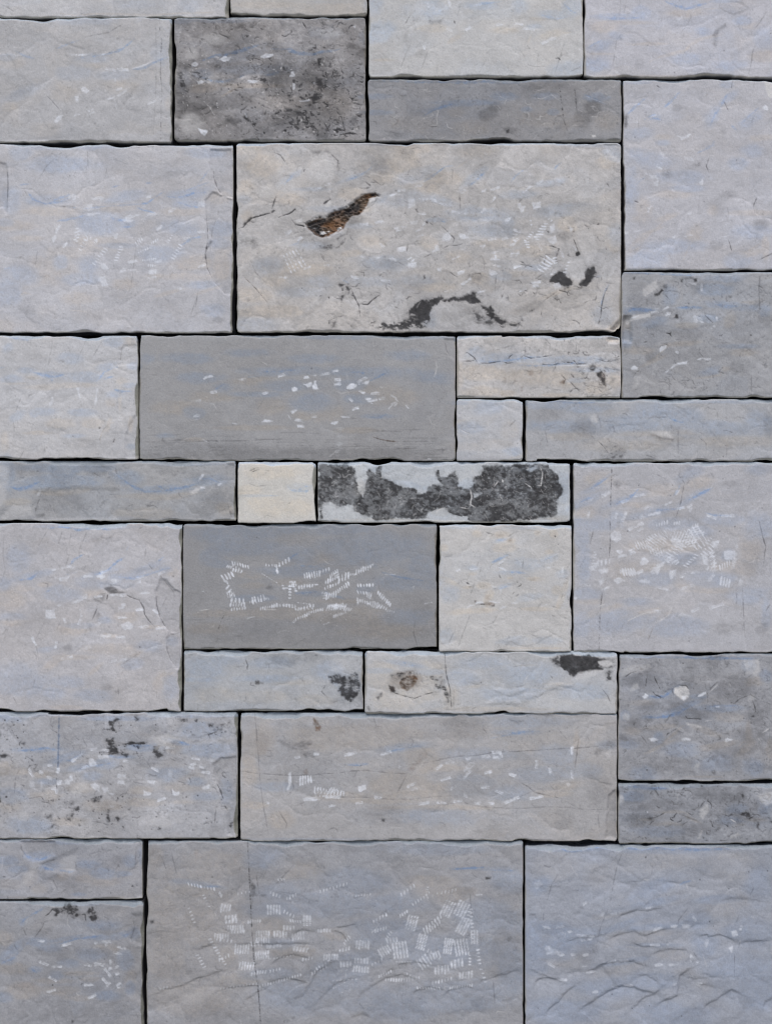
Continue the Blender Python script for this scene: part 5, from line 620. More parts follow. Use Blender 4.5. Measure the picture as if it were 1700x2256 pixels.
# -- lower left pair
view(0, 1840, 330)
for c in [(420,240,200,60), (560,350,150,50), (780,80,250,26), (140,60,200,25), (1350,60,260,22), (980,320,140,50), (1380,430,100,30), (1150,430,140,60), (200,380,120,50), (100,280,160,60), (1450,290,90,80), (880,660,100,25), (1580,250,60,120)]: cl('B', .72, *c)
st('B', 7, .9, [250,160, 290,230, 360,275, 440,280, 540,240, 610,200]); st('B', 6, .9, [470,340, 520,375, 600,390]); st('B', 6, .8, [660,390, 780,415, 830,400]); st('B', 5, .8, [600,55, 740,70, 900,75, 1080,60, 1240,45]); st('B', 4, .8, [1300,470, 1400,445])
for c in [(330,480,90,120,30), (250,400,60,40), (100,540,160,60), (970,490,140,50), (1150,520,180,60), (700,460,90,60), (450,590,120,60), (200,690,120,10), (1300,690,160,10)]: cl('T', .7, *c)
bl('H', -3.5, [220,60,620,60,610,220,540,245,440,285,360,280,280,230,240,150], 2, 6, 0, mode='add'); bl('H', -3, [460,330,640,250,860,170,850,400,780,420,620,395,530,385], 2, 8, 0, mode='add'); bl('L', .2, [660,290,740,240,850,230,840,390,780,420,680,370], 2, 4, .1); bl('K', .1, [80,230,260,240,330,380,260,420,130,400], 3, 5, .2); bl('L', .16, [380,300,450,330,300,560,220,560], 3, 5, .1)
st('K', 2, .3, [460,330, 540,290, 640,270]); st('K', 2, .35, [840,310, 850,380]); st('K', 2, .3, [230,80, 240,160, 280,220]); st('K', 1.6, .3, [560,430, 620,560, 650,620]); st('K', 1.6, .3, [1290,390, 1320,330, 1330,370]); st('K', 3, .6, [1462,575, 1485,565]); st('K', 3, .5, [1520,565, 1530,565]); st('K', 2, .4, [35,462, 65,465]); st('K', 1.8, .3, [1520,130, 1500,380]); st('K',1.6,.3,[380,430,430,340]); cl('K', .1, 560,480,160,60); cl('K', .1, 1180,250,200,120); cl('K', .12, 150,300,120,70); cl('K',.1,780,520,160,80)
bl('H', -2.5, [1530,60,1640,60,1640,700,1540,700,1510,400], 2, 5, 0, mode='add')
# lowest left block
for c in [(120,1290,200,70,-40), (720,1150,300,25,-10), (1080,1140,200,30), (1350,1110,160,40,-15), (780,1420,140,60), (450,1190,160,60), (400,1490,90,40), (80,1380,120,60), (640,1560,100,60), (250,960,40,50), (1150,1000,220,60), (1500,1100,90,90), (700,770,200,20), (920,770,240,20), (40,1800,100,60), (1200,1780,160,60), (1450,1700,60,80), (550,1250,180,60), (1000,1320,200,90), (1400,1400,90,120)]: cl('B', .72, *c)
st('B', 5, 1, [230,990, 300,915, 400,860, 520,790]); st('B', 5, .9, [590,1215, 700,1200, 860,1150, 1080,1130, 1150,1100]); st('B', 6, .9, [1320,1095, 1400,1120, 1470,1080]); st('B', 6, .7, [0,1430, 130,1380, 230,1290, 330,1180]); st('B', 4, .8, [350,1480, 420,1530])
for c in [(250,1720,200,90), (700,1720,220,60), (150,1480,200,80), (60,1150,120,120), (640,1620,260,40), (1000,1600,160,40), (900,1810,160,40), (1450,1600,80,120), (850,1540,300,30), (1150,1260,180,60)]: cl('T', .9, *c)
cl('R', .07, 300,1700,160,60)
bl('K', .85, [600,830,660,785,760,780,860,800,850,830,810,830,830,870,860,900,830,930,810,910,800,870,740,850,660,860,630,900,610,890,640,860,620,830], 3.5, 2.4, .55); bl('K', .85, [1000,800,1030,790,1040,820,1060,840,1085,900,1070,940,1020,945,1000,910,1030,880,1000,870,970,860], 3, 2, .4); st('K', 2.4, .6, [500,905, 550,870, 590,820, 640,800]); st('K', 2, .45, [850,890, 950,880, 960,970]); bl('K', .5, [800,2060,820,2060,818,2090,798,2090], 2, 2); st('K', 3, .5, [585,1660, 592,1675]); st('K', 2, .4, [900,1670, 925,1640])
st('K', 1.8, .35, [500,930, 480,1020, 420,1100, 370,1160]); st('K', 1.6, .3, [270,1050, 300,1120]); st('K', 1.8, .3, [1480,900, 1500,1030, 1460,1150, 1490,1210]); st('K', 1.8, .3, [1240,1740, 1310,1690, 1400,1660]); bl('H', -3.5, [1470,880,1640,860,1640,1230,1500,1210,1460,1150,1500,1030], 2, 6, 0, mode='add'); bl('H', -2.5, [1420,1260,1640,1210,1640,1900,1420,1760,1400,1500], 2, 8, 0, mode='add'); bl('K', .10, [1420,1260,1640,1210,1640,1900,1420,1700,1400,1500], 4, 8, .2); bl('K', .1, [1470,880,1640,860,1640,1230,1500,1210,1460,1150,1500,1030], 2, 4, 0)
cl('K', .1, 690,1370,90,40); cl('K', .1, 750,1300,500,60,0,.4); cl('K', .07, 700,1960,900,120)
ds(5, .62, [410,1168,500,1178, 700,1225,790,1205, 1145,1190,1230,1180, 1315,1240,1395,1262, 1275,1305,1355,1328, 450,1410,535,1445, 585,1470,680,1460, 945,1440,1025,1455, 970,1428,1020,1462, 1060,1425,1160,1445, 1060,1445,1120,1430, 1215,1490,1250,1480, 1275,1478,1320,1462, 1290,1545,1340,1535, 1170,1490,1230,1565, 550,1580,630,1620, 945,1665,1040,1665, 525,1740,625,1722, 990,1815,1070,1775, 1150,1600,1200,1660, 1195,1665,1225,1640, 1305,1680,1350,1640, 1310,1690,1345,1692, 1055,1195,1075,1205, 1175,1185,1190,1230])
bl('W', .6, [1215,1440,1215,1390,1240,1375,1262,1410,1240,1450], 1.4, 1.6, .3)

# -- big lower block, centre, with many small hatched patches
view(310, 1840, 1160)
for c in [(640,230,180,50,-10), (600,320,160,40), (800,300,220,60), (1100,300,160,50), (280,215,100,14,10), (180,200,60,14), (1450,145,160,10), (1580,200,90,60), (1300,60,300,30), (900,200,240,60), (1050,420,200,60), (1500,350,160,90), (1300,500,260,90), (1100,720,300,80), (640,700,160,80), (850,620,160,80), (1600,600,60,160), (1400,700,240,80), (700,20,300,10), (1200,30,400,12), (560,600,120,30), (600,470,100,30), (950,540,160,40), (540,100,90,60)]: cl('B', .55, *c)
st('B', 4, 1, [1340,148, 1420,142, 1490,138]); st('B', 4, .7, [1500,150, 1620,155]); st('B', 5, .6, [200,205, 260,225, 350,220])
for c in [(180,240,180,30), (420,95,40,20), (90,300,90,120), (250,420,160,100), (120,520,120,120), (200,700,220,90), (300,130,160,70), (60,100,60,90), (700,180,120,60), (1330,260,140,40), (650,500,140,30), (450,620,140,30), (560,400,90,60), (240,80,14,30), (860,430,80,30), (380,520,60,60), (1250,200,160,30)]: cl('T', .85, *c)
bl('R', .2, [395,105,415,85,432,82,425,100,400,115], 3, 4, .5); bl('R', .12, [232,75,245,78,240,98], 2, 3)
cl('T', .45, 230,420,330,480, 0, .3)
st('K', 2.6, .55, [462,25, 465,90, 468,150, 470,200, 475,300, 480,400, 486,500, 495,580, 505,650, 512,720, 518,816], 0, dash=.5); st('H', 5, 0, [462,25,518,816])
bl('K', .4, [472,195,495,215,498,260,480,300,475,260], 2, 2, .5)
for p, a in [([40,370,58,368,55,382,42,382], .7), ([1490,182,1510,182,1508,190,1490,190], .6), ([520,255,545,258,540,268,522,266], .4), ([1580,440,1600,430,1605,445,1590,468,1580,458], .3), ([94,573,102,573,98,580], .6), ([205,398,212,398,210,406], .5), ([650,790,668,780,660,800], .35)]: bl('K', a, p, 1.8, 1.8, .3)
for p in [[505,260,500,180,520,300], [380,180,375,250], [90,90,120,180], [130,60,160,190], [660,130,560,240], [1420,220,1425,320,1440,370], [1520,610,1530,750], [930,230,920,270,950,290], [430,140,425,160]]: st('K', 1.5, .28, p)
cl('K', .14, 1570,250,90,60); cl('K', .1, 1580,450,70,200); cl('K', .1, 700,560,160,90); cl('K', .12, 300,770,160,50); cl('K', .1, 150,590,90,40); cl('K', .12, 1390,240,60,20)
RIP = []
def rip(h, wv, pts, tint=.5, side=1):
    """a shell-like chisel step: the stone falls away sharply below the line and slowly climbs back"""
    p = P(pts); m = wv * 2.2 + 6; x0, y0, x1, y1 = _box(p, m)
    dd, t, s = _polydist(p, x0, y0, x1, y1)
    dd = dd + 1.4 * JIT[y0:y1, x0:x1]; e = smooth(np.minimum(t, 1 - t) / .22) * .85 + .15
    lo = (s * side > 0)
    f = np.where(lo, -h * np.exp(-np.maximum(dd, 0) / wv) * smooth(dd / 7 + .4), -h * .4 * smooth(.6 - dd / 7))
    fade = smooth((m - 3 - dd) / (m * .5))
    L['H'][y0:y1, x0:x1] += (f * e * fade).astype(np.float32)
    v = tint * e * np.where(lo, np.exp(-np.maximum(dd, 0) / 10), np.exp(-(dd / 2.2) ** 2)) * (.7 + .5 * JIT2[y0:y1, x0:x1])  # brown shade painted on the downturned side of the step
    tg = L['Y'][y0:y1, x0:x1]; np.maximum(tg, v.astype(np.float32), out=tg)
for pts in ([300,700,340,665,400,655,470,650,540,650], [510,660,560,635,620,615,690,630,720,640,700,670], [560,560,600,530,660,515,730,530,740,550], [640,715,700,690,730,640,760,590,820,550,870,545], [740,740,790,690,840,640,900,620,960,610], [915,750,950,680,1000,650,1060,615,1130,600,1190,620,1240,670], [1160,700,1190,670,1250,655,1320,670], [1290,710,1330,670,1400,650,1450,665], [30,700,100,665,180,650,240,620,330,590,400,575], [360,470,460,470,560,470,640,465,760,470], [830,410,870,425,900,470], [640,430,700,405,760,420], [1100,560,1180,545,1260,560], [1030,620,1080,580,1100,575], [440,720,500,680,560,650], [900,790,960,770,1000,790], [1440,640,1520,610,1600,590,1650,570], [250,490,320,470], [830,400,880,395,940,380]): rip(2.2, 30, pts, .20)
g = grid
comb(207,212,260,222,6,6,-75,3,.7); comb(262,225,318,232,6,5,-80,3,.65); comb(270,260,295,310,6,4,20,2.6,.6); comb(208,318,232,378,6,5,30,2.8,.65); comb(420,255,470,245,5,4,60,2.6,.6); g(367,316,44,34,0,4,1,75,4.2); g(390,363,52,34,8,5,2,75,4.0); g(410,400,74,20,0,8,2,80,3.4); g(420,416,60,16,0,6,1,85,3.6); g(350,435,66,22,0,7,1,85,4.2,.75,.35); g(437,492,66,40,0,7,1,82,3.6,.75,.3); g(457,565,68,36,-4,7,1,84,4.2,.8,.3); g(525,520,62,36,6,7,2,75,3.8,.72,.35); g(527,440,62,56,0,7,2,88,4,.75,.4); g(575,322,60,42,0,6,3,88,3.8,.7,.25); g(603,428,60,26,0,6,1,88,4,.78,.4); g(680,438,56,34,8,6,2,78,3.2); g(690,495,66,18,-8,6,1,80,4,.65,.4); g(575,480,70,14,8,6,1,70,3.4,.5,.4); comb(465,375,515,372,7,6,80,3,.65); comb(648,370,690,375,6,6,-60,2.8,.6); g(718,370,30,46,0,3,6,0,3,.7,.2); comb(632,275,670,258,5,6,60,2.8,.6); comb(775,245,890,210,11,5,75,3,.7); g(792,413,60,12,0,6,1,88,4,.7,.45); comb(1005,372,1060,345,6,6,65,3,.7); g(958,473,60,36,-2,6,1,88,4.2,.8,.35); g(820,528,66,26,0,7,1,86,4,.75,.4); g(1053,500,54,40,32,6,3,80,3.6,.8,.4); g(1120,496,66,72,8,6,5,82,3.8,.82,.35); g(952,545,64,22,0,6,2,88,3.4); g(950,582,72,26,-4,7,2,86,3.6,.75,.3)
comb(1125,258,1180,220,6,6,40,2.8,.65); comb(1175,300,1245,250,8,5,40,2.6,.55); comb(1240,225,1235,245,3,4,60,2.4,.5); g(1170,380,44,66,-14,4,5,20,3.4,.78,.25); g(1213,462,40,66,-14,4,5,14,3.6,.82,.3); comb(1222,410,1295,350,9,8,60,3.4,.7); comb(1228,425,1290,375,8,7,60,3.2,.6); g(1325,318,44,72,-26,4,7,14,3.4,.82,.3); g(1385,320,50,70,-26,5,6,12,3.4,.8,.25); g(1393,392,44,74,-26,4,7,14,3.4,.82,.3); g(1327,480,36,68,-8,4,6,10,3.6,.82,.3); g(1385,485,62,70,10,6,5,76,3,.75,.12); g(1222,548,52,54,34,5,4,80,3,.7,.15); g(1300,583,66,34,8,6,1,82,3.8,.82,.3); g(1365,556,56,34,14,5,1,80,3.8,.78,.3); g(1403,604,60,30,6,6,1,78,3.8,.8,.3); comb(1425,320,1435,460,12,5,10,3.2,.7); comb(1410,360,1420,330,3,8,0,3,.6); comb(1455,495,1462,555,6,6,10,3.2,.7); comb(1420,520,1422,560,4,4,0,3,.6); comb(1470,580,1488,635,5,5,10,3,.65); comb(1450,258,1470,256,3,3,0,2.6,.5)
comb(300,450,365,558,12,6,20,2.8,.65); comb(245,520,275,570,6,6,20,2.6,.6); comb(345,665,500,642,15,4,60,2.6,.65); comb(515,655,690,605,20,5,50,2.8,.72); comb(575,535,660,520,8,3,40,2.4,.5); comb(760,578,810,545,6,4,40,2.6,.55); comb(820,670,880,640,7,3,40,2.4,.5); comb(830,630,930,625,9,3,50,2.4,.45); comb(1030,612,1080,590,7,5,60,2.6,.65); comb(1058,627,1160,628,12,5,80,2.8,.7); comb(1195,660,1290,662,11,5,-70,2.8,.7); comb(1335,662,1430,648,12,6,75,2.8,.72); comb(1105,548,1165,548,7,3,0,2.6,.55); comb(930,262,990,256,7,4,60,2.6,.55); comb(85,665,130,655,4,5,60,2.8,.45); comb(595,195,620,192,3,4,0,2.8,.45); comb(1240,270,1300,240,5,4,60,2.4,.5); comb(870,680,900,670,3,3,0,2.4,.4)

for a_ in [(560,250,600,265,5), (340,250,350,262,3), (620,330,660,350,5), (900,440,880,470,4), (1080,420,1060,450,4), (1150,600,1190,620,5), (860,500,900,490,5), (700,540,740,530,5), (560,590,600,580,5), (480,600,540,590,7), (390,460,330,450,6), (380,520,340,540,5), (1000,420,1060,400,7), (1300,250,1360,236,6), (1340,620,1260,640,8), (1240,500,1290,530,6), (1150,330,1120,350,4), (740,600,800,570,7), (1000,560,1040,540,5)]: comb(*a_, 6, 70, 2.8, .62)
for g_ in [(1085,455,50,20,10,5,1), (640,400,50,20,0,5,1), (885,560,50,22,0,5,1), (1270,520,46,30,20,5,2), (1180,620,50,20,0,5,1), (500,470,50,22,4,5,1), (1440,440,30,60,0,3,5)]: g(*g_)
# -- lower right bluish block
view(1140, 1840, 1700)
for c in [(850,450,300,30,-12), (650,600,220,30,-20), (230,610,180,50), (400,660,200,80), (240,750,160,90), (900,600,260,30,-5), (880,720,200,20), (700,830,240,25,-8), (1420,640,90,60), (1300,420,180,30), (1180,560,90,60), (1550,1000,160,160), (600,1000,300,90), (150,330,90,60,-40), (100,700,60,200), (1450,900,260,160), (1230,720,90,100), (1550,650,160,120), (900,950,240,60), (300,1150,300,90), (1000,1180,300,90), (350,90,300,20), (1000,95,400,25), (70,70,60,22), (1580,340,90,160), (900,340,200,60,-25), (120,860,100,60)]: cl('B', .5, *c)
st('B', 4, 1, [1050,330, 1090,312, 1135,296]); st('B', 7, .9, [50,80, 110,70, 250,80, 400,75, 600,80, 800,85, 1000,90, 1200,95, 1500,90]); st('B', 6, .8, [280,85, 320,105, 380,105, 440,85])
for c in [(330,820,180,60), (650,500,240,30,-15), (850,180,400,80), (1340,480,120,60), (550,240,140,90), (700,680,260,60), (900,640,200,30), (1100,920,120,60), (1300,980,160,60), (1000,790,160,40), (640,900,240,40,-15), (1500,430,160,40), (250,200,160,120), (1400,200,200,90)]: cl('T', .55, *c)
st('K', 4, .16, [480,270, 500,220, 550,205, 605,215]); bl('K', .13, [485,265,495,225,560,200,605,212,560,218,515,240,500,270], 2, 3, .2)
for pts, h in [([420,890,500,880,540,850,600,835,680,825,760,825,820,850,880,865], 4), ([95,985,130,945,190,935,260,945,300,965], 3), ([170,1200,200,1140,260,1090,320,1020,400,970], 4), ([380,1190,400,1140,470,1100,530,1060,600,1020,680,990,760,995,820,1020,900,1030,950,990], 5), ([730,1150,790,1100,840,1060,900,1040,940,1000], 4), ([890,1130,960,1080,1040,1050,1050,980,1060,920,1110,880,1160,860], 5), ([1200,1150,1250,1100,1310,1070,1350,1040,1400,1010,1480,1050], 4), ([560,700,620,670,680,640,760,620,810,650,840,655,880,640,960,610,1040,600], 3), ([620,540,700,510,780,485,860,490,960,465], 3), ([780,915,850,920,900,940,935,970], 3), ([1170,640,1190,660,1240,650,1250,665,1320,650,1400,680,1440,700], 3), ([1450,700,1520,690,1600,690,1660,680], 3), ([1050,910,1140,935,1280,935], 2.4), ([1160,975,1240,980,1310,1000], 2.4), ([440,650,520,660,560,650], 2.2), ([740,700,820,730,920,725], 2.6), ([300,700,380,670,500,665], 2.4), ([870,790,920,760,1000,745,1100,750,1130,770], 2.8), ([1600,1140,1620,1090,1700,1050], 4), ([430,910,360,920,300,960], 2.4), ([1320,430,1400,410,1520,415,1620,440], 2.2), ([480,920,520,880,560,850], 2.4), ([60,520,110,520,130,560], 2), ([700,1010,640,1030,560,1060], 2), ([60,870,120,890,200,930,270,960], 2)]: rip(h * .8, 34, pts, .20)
ds(5, .5, [215,452,240,448, 430,450,445,440, 550,525,565,500, 610,520,645,508, 840,478,880,468, 250,605,300,595, 170,602,210,603, 330,635,352,628, 890,620,945,608, 975,720,1005,705, 870,722,925,718, 590,835,720,822, 900,855,945,845, 990,848,1045,845, 1145,530,1165,565, 1135,775,1135,825, 1150,800,1178,835, 1230,730,1242,690, 1455,620,1470,580, 200,840,240,865, 190,778,230,768, 270,785,295,780, 350,785,380,785, 430,790,460,780, 700,990,750,988, 1015,978,1035,975, 1170,980,1200,972, 420,858,450,856, 450,900,500,895, 490,1030,520,1028, 180,735,215,735, 400,665,500,662, 1000,600,1040,596, 135,893,150,900, 640,820,700,824, 420,690,490,680, 270,945,320,950, 385,655,460,658, 280,790,240,760])
for p, a in [([1395,630,1430,625,1445,660,1410,665], .5), ([1385,745,1405,730,1410,770,1395,770], .5), ([1070,580,1140,590,1130,610,1080,615], .4), ([180,745,230,740,290,770,220,790], .25), ([100,310,140,290,160,320,120,360], .2)]: bl('W', a, p, 1.4, 1.8, .3)
bl('K', .28, [450,740,500,720,520,760,470,800,440,790], 6, 6, .7); cl('K', .14, 480,720,90,70,-30); cl('K', .12, 460,810,80,60); cl('K', .1, 1200,1000,200,60); cl('K', .1, 1220,1130,120,60)
for p in [[690,90,650,200,620,340,600,440], [600,450,540,600,520,700,500,800], [280,230,220,320,190,430], [1100,420,1110,480,1050,560,1050,600], [1140,750,1170,800], [1450,520,1420,600], [1460,690,1440,760], [1420,760,1415,940], [1550,330,1520,400], [380,365,405,360], [80,220,95,260], [170,470,165,560]]: st('K', 1.7, .3, p)
for (x, y) in [(833,143), (615,1045), (745,1135), (858,1120), (1070,1185), (1380,352), (1252,566), (1510,240), (130,1135), (1632,232), (1190,290), (1140,755)]: st('K', 3.2, .6, [x, y, x + 7, y + 3])
L['K'] = np.clip(L['K'], 0, 1)

# ================================================================== the blocks
OX, OY, SCL = 0.0, 0.0, 1.0
for k in range(900):                                                   # fine hair marks, mostly leaning, over every block
    x, y = rng.uniform(-20, 1720), rng.uniform(-20, 2276); g = math.radians(rng.normal(68, 20)); l = rng.uniform(10, 60); q = rng.uniform(-6, 6)
    st('K', rng.uniform(.8, 1.5), rng.uniform(.05, .2), [x, y, x + l * .5 * math.cos(g) + q, y - l * .5 * math.sin(g), x + l * math.cos(g), y - l * math.sin(g)], rough=.5, dash=.3)
def scribble(bx, n, a, w=1.6, step=8, kind='K'):                          # wandering hair cracks and vein threads
    for k in range(n):
        x, y = rng.uniform(bx[0], bx[2]), rng.uniform(bx[1], bx[3]); g = rng.uniform(0, 6.28); pts = [x, y]
        for q in range(rng.randint(2, 7)):
            g += rng.normal(0, .8); l = step * rng.uniform(.4, 1.3)
            x = min(max(x + l * math.cos(g), bx[0]), bx[2]); y = min(max(y + .7 * l * math.sin(g), bx[1]), bx[3]); pts += [x, y]
        st(kind, w * rng.uniform(.6, 1.3), a * rng.uniform(.4, 1.2), pts, taper=.6, rough=.8, dash=.4)
scribble((395, 45, 800, 300), 150, .5, 1.9, 6); scribble((600, 150, 800, 300), 170, .75, 2.6, 5); scribble((395, 45, 800, 300), 90, .35, 1.5, 5, 'L')
scribble((530, 325, 1360, 725), 130, .20, 1.6, 10); scribble((530, 325, 1000, 560), 40, .34, 1.8, 9); scribble((700, 600, 1360, 722), 60, .4, 2.2, 7); scribble((1140, 480, 1330, 660), 40, .42, 2, 7)
scribble((1375, 606, 1710, 870), 90, .36, 1.7, 8); scribble((1012, 745, 1362, 870), 40, .36, 1.5, 9); scribble((1250, 770, 1362, 870), 30, .5, 2, 6)
scribble((1368, 1448, 1710, 1714), 120, .28, 1.9, 9); scribble((1368, 1732, 1710, 1852), 90, .45, 2.2, 7); scribble((-20, 1576, 518, 1842), 130, .32, 2, 7)
scribble((1162, 885, 1710, 1010), 36, .3, 1.6, 9); scribble((816, 180, 1362, 306), 50, .3, 1.5, 9); scribble((816, 180, 1362, 306), 40, .4, 1.3, 7, 'L'); scribble((970, 1160, 1250, 1430), 30, .24, 1.5, 8)
scribble((535, 1578, 1352, 1848), 50, .25, 1.6, 10); scribble((-20, 1855, 308, 2270), 50, .28, 1.7, 9); scribble((327, 1860, 1147, 2270), 50, .22, 1.6, 10); scribble((1162, 1868, 1710, 2270), 24, .22, 1.6, 10); scribble((-20, 1020, 516, 1144), 50, .3, 1.7, 8)
scribble((-20, 0, 1710, 1560), 150, .2, 1.4, 10); scribble((410, 1440, 1352, 1562), 40, .3, 1.6, 9); scribble((-20, 0, 1710, 2270), 160, .3, 1.4, 8, 'L')
for k in range(420):
    x, y = rng.uniform(-20, 1720), rng.uniform(-20, 2276); st('K', rng.uniform(2, 3.4), rng.uniform(.15, .5), [x, y, x + 1.5, y + .8], rough=1)
for k in range(260):
    x, y = rng.uniform(-20, 1720), rng.uniform(-20, 2276); g = rng.uniform(0, 6.28); l = rng.uniform(4, 22); g2 = g + rng.uniform(-1, 1)
    st('L', rng.uniform(1.2, 2.2), rng.uniform(.1, .35), [x, y, x + l * math.cos(g), y + l * math.sin(g), x + l * (math.cos(g) + math.cos(g2)), y + l * (math.sin(g) + math.sin(g2))], rough=1)
def s2l(c):
    c = np.asarray(c, np.float32) / 255.0
    return np.where(c <= .04045, c / 12.92, ((c + .055) / 1.055) ** 2.4)

LX, RX, TY, BY = -350, 2050, -250, 2329
# x0, y0, x1, y1 (mm on the wall), display colour, dict of traits, label
# traits: b = blue clouding, t = warm clouding, m = mottle, s = dark specks, e = edge wear, z = how far the face stands out
S = [
 (LX,TY,503,37, (185,186,191), dict(z=0), 'Pale grey stone block cut by the top edge, above the pencil-lined block'),
 (508,TY,808,33, (178,177,178), dict(t=.6), 'Narrow buff-speckled stone block at the very top, directly above the dark weathered block'),
 (813,TY,1283,169, (187,188,191), dict(z=2), 'Pale block with tan streaks resting on the long dark grey strip, top centre'),
 (1287,TY,RX,170, (184,185,194), dict(b=.3,t=.35,z=2), 'Pale block with blue and peach veins and a grey oval ring in the top corner'),
 (LX,40,378,312, (174,175,180), dict(b=.12,t=.35,z=1), 'Light grey block with two thin vertical pencil-like lines, beside the dark weathered block'),
 (385,38,805,309, (138,137,140), dict(k=1.2,m=2.6,s=2.4,z=0), 'Dark weathered grey block full of black specks, with blue streaks, top course'),
 (811,176,1367,310, (141,142,147), dict(m=1.1,s=1.2,z=1), 'Long dark grey strip block with thin white vein squiggles, second course'),
 (1373,176,RX,594, (180,181,189), dict(b=.15,t=.3,z=0), 'Tall pale block with slanting blue strokes, right of the long dark strip'),
 (LX,319,513,732, (182,183,190), dict(b=.15,t=.3,z=0), 'Big pale blue-grey block with a flaked right margin, left of the rusty-gash one'),
 (522,317,1366,731, (178,177,179), dict(k=1.15,m=1.9,s=1.2,t=.4,z=2), 'Largest block, with a rust-brown gash and black lichen arcs, chipped lower corner'),
 (1369,601,RX,875, (155,157,163), dict(m=1.3,s=1.4,z=1), 'Mid-grey mottled block with blue band and small dark spots, below the tall pale block'),
 (LX,741,304,1011, (184,185,190), dict(b=.1,z=1), 'Pale block with a blue wavy band and three upright white dabs below it'),
 (308,740,1002,1014, (151,152,156), dict(h=.15,m=.7,s=.5,b=.1,t=.1,z=0), 'Wide mid-grey block with scattered white dashes, below the rusty-gash block'),
 (1007,741,1366,875, (182,181,183), dict(m=1.2,s=1.5,t=.35,z=1), 'Short cream strip block with crackled blue line and brown spots, above the small square'),
 (1006,881,1150,1014, (178,180,186), dict(z=2), 'Small plain pale grey square block beneath the crackled cream strip'),
 (1158,881,RX,1015, (165,167,173), dict(b=.2,z=0), 'Long light grey strip block with a scribbly dark smudge at its lower edge'),
 (LX,1017,521,1147, (157,159,164), dict(m=1.1,z=0), 'Long grey strip block with blue band over tan, left of the cream square'),
 (525,1019,695,1151, (197,196,194), dict(m=.6,s=.5,b=0,t=.05,z=2), 'Small cream square block between the grey strip and the black-crusted one'),
 (701,1019,1254,1150, (181,186,193), dict(m=.8,z=1,crust=.27), 'Strip block mostly covered in a ragged black crust, bare pale stone at top'),
 (1263,1019,RX,1436, (174,175,182), dict(b=.1,t=.3,z=0), 'Large pale block with a dense fan of small white hatch marks at its centre'),
 (LX,1154,400,1566, (178,178,184), dict(b=.1,t=.3,z=1), 'Tall pale block with a thin curved crack and a flaked right side'),
 (404,1156,961,1429, (143,144,148), dict(h=.15,m=.6,s=.5,b=.1,t=.1,z=0), 'Dark grey block with rows of bright white dotted tool marks, under the cream square'),
 (967,1157,1257,1434, (187,187,189), dict(m=.8,t=.15,z=2), 'Cream squarish block with small orange rust specks, beside the dotted dark block'),
 (406,1435,799,1566, (165,168,174), dict(z=0), 'Light grey strip block with a single heart-shaped charcoal blotch at its end'),
 (804,1436,1358,1571, (177,179,184), dict(z=2,h=.8), 'Pale strip block with rust spots at one end, black patch at the other'),
 (1362,1442,RX,1720, (149,151,158), dict(k=1.1,m=1.6,s=1.6,b=.3,z=0), 'Grey mottled block with a round white shell-like spot, above the narrow dark-speckled strip'),
 (1362,1728,RX,1857, (142,145,153), dict(k=1.1,m=1.6,s=1.8,b=.3,z=1), 'Narrow bluish-grey strip block with dark pits, above the rippled bluish block'),
 (LX,1571,523,1846, (165,166,172), dict(k=1.15,m=1.4,s=1.5,z=1), 'Pale grey block dotted with clusters of black lichen and white dabs, lower left'),
 (530,1573,1358,1852, (163,163,167), dict(m=1.0,t=.4,z=0), 'Long light block crossed by fine cracks, with an orange-brown spot and white dashes'),
 (LX,1851,313,1980, (153,155,163), dict(m=1.3,b=.2,z=0,h=.8), 'Short grey strip block with angular blue-edged facets, second from the bottom at left'),  # lowest blocks: dimmer, bluer light partly put into the base colours
 (LX,1988,316,BY, (147,149,156), dict(m=1.2,t=.3,z=1,h=.8), 'Grey block with two small black smudges along its top, lowest at left'),
 (323,1855,1151,BY, (149,151,158), dict(m=.9,b=.1,z=0,h=1.9), 'Big bottom block with a vertical dark crack and many hatched white patches'),
 (1157,1864,RX,BY, (151,156,168), dict(m=.8,s=.6,b=.2,z=1,h=2.4), 'Bluish bottom block covered in shell-shaped chisel ripples, without a dark crack'),
]

def boxblur(a, rad):
    for ax_ in (0, 1):
        c_ = np.cumsum(np.pad(a, [(rad + 1, rad) if i == ax_ else (0, 0) for i in (0, 1)], mode='edge'), axis=ax_, dtype=np.float64)
        n_ = a.shape[ax_]
        a = ((np.take(c_, range(2 * rad + 1, 2 * rad + 1 + n_), ax_) - np.take(c_, range(0, n_), ax_)) / (2 * rad + 1)).astype(np.float32)
    return a
FR = np.clip(boxblur(boxblur(np.where(L['K'] > .32, L['K'], 0), 6), 6) * 1.1, 0, 1)   # broken fringe round the stains

def noise1(n, scale, r):
    m = int(n / scale) + 4; lat = r.rand(m) * 2 - 1; x = np.arange(n) / scale + r.rand(); i = x.astype(int); f = x - i; f = f * f * (3 - 2 * f)
    return lat[i] * (1 - f) + lat[i + 1] * f

def edge_line(n, r, amp):
    """how far the edge wanders, sample by sample: shallow scallops broken off the arris"""
    q = n / max(n, 1); a = noise1(n, 80, r) * .9 + noise1(n, 30, r) * 1.1 + noise1(n, 14, r) * .9 + noise1(n, 8, r) * .45
    sc_ = np.abs(noise1(n, 38, r)) * 1.6
    chip = np.maximum(noise1(n, 46, r) - .45, 0) * 9 * (noise1(n, 260, r) > -.3)
    return (a * 1.15 + sc_ * 1.3 + chip - 1.9) * amp

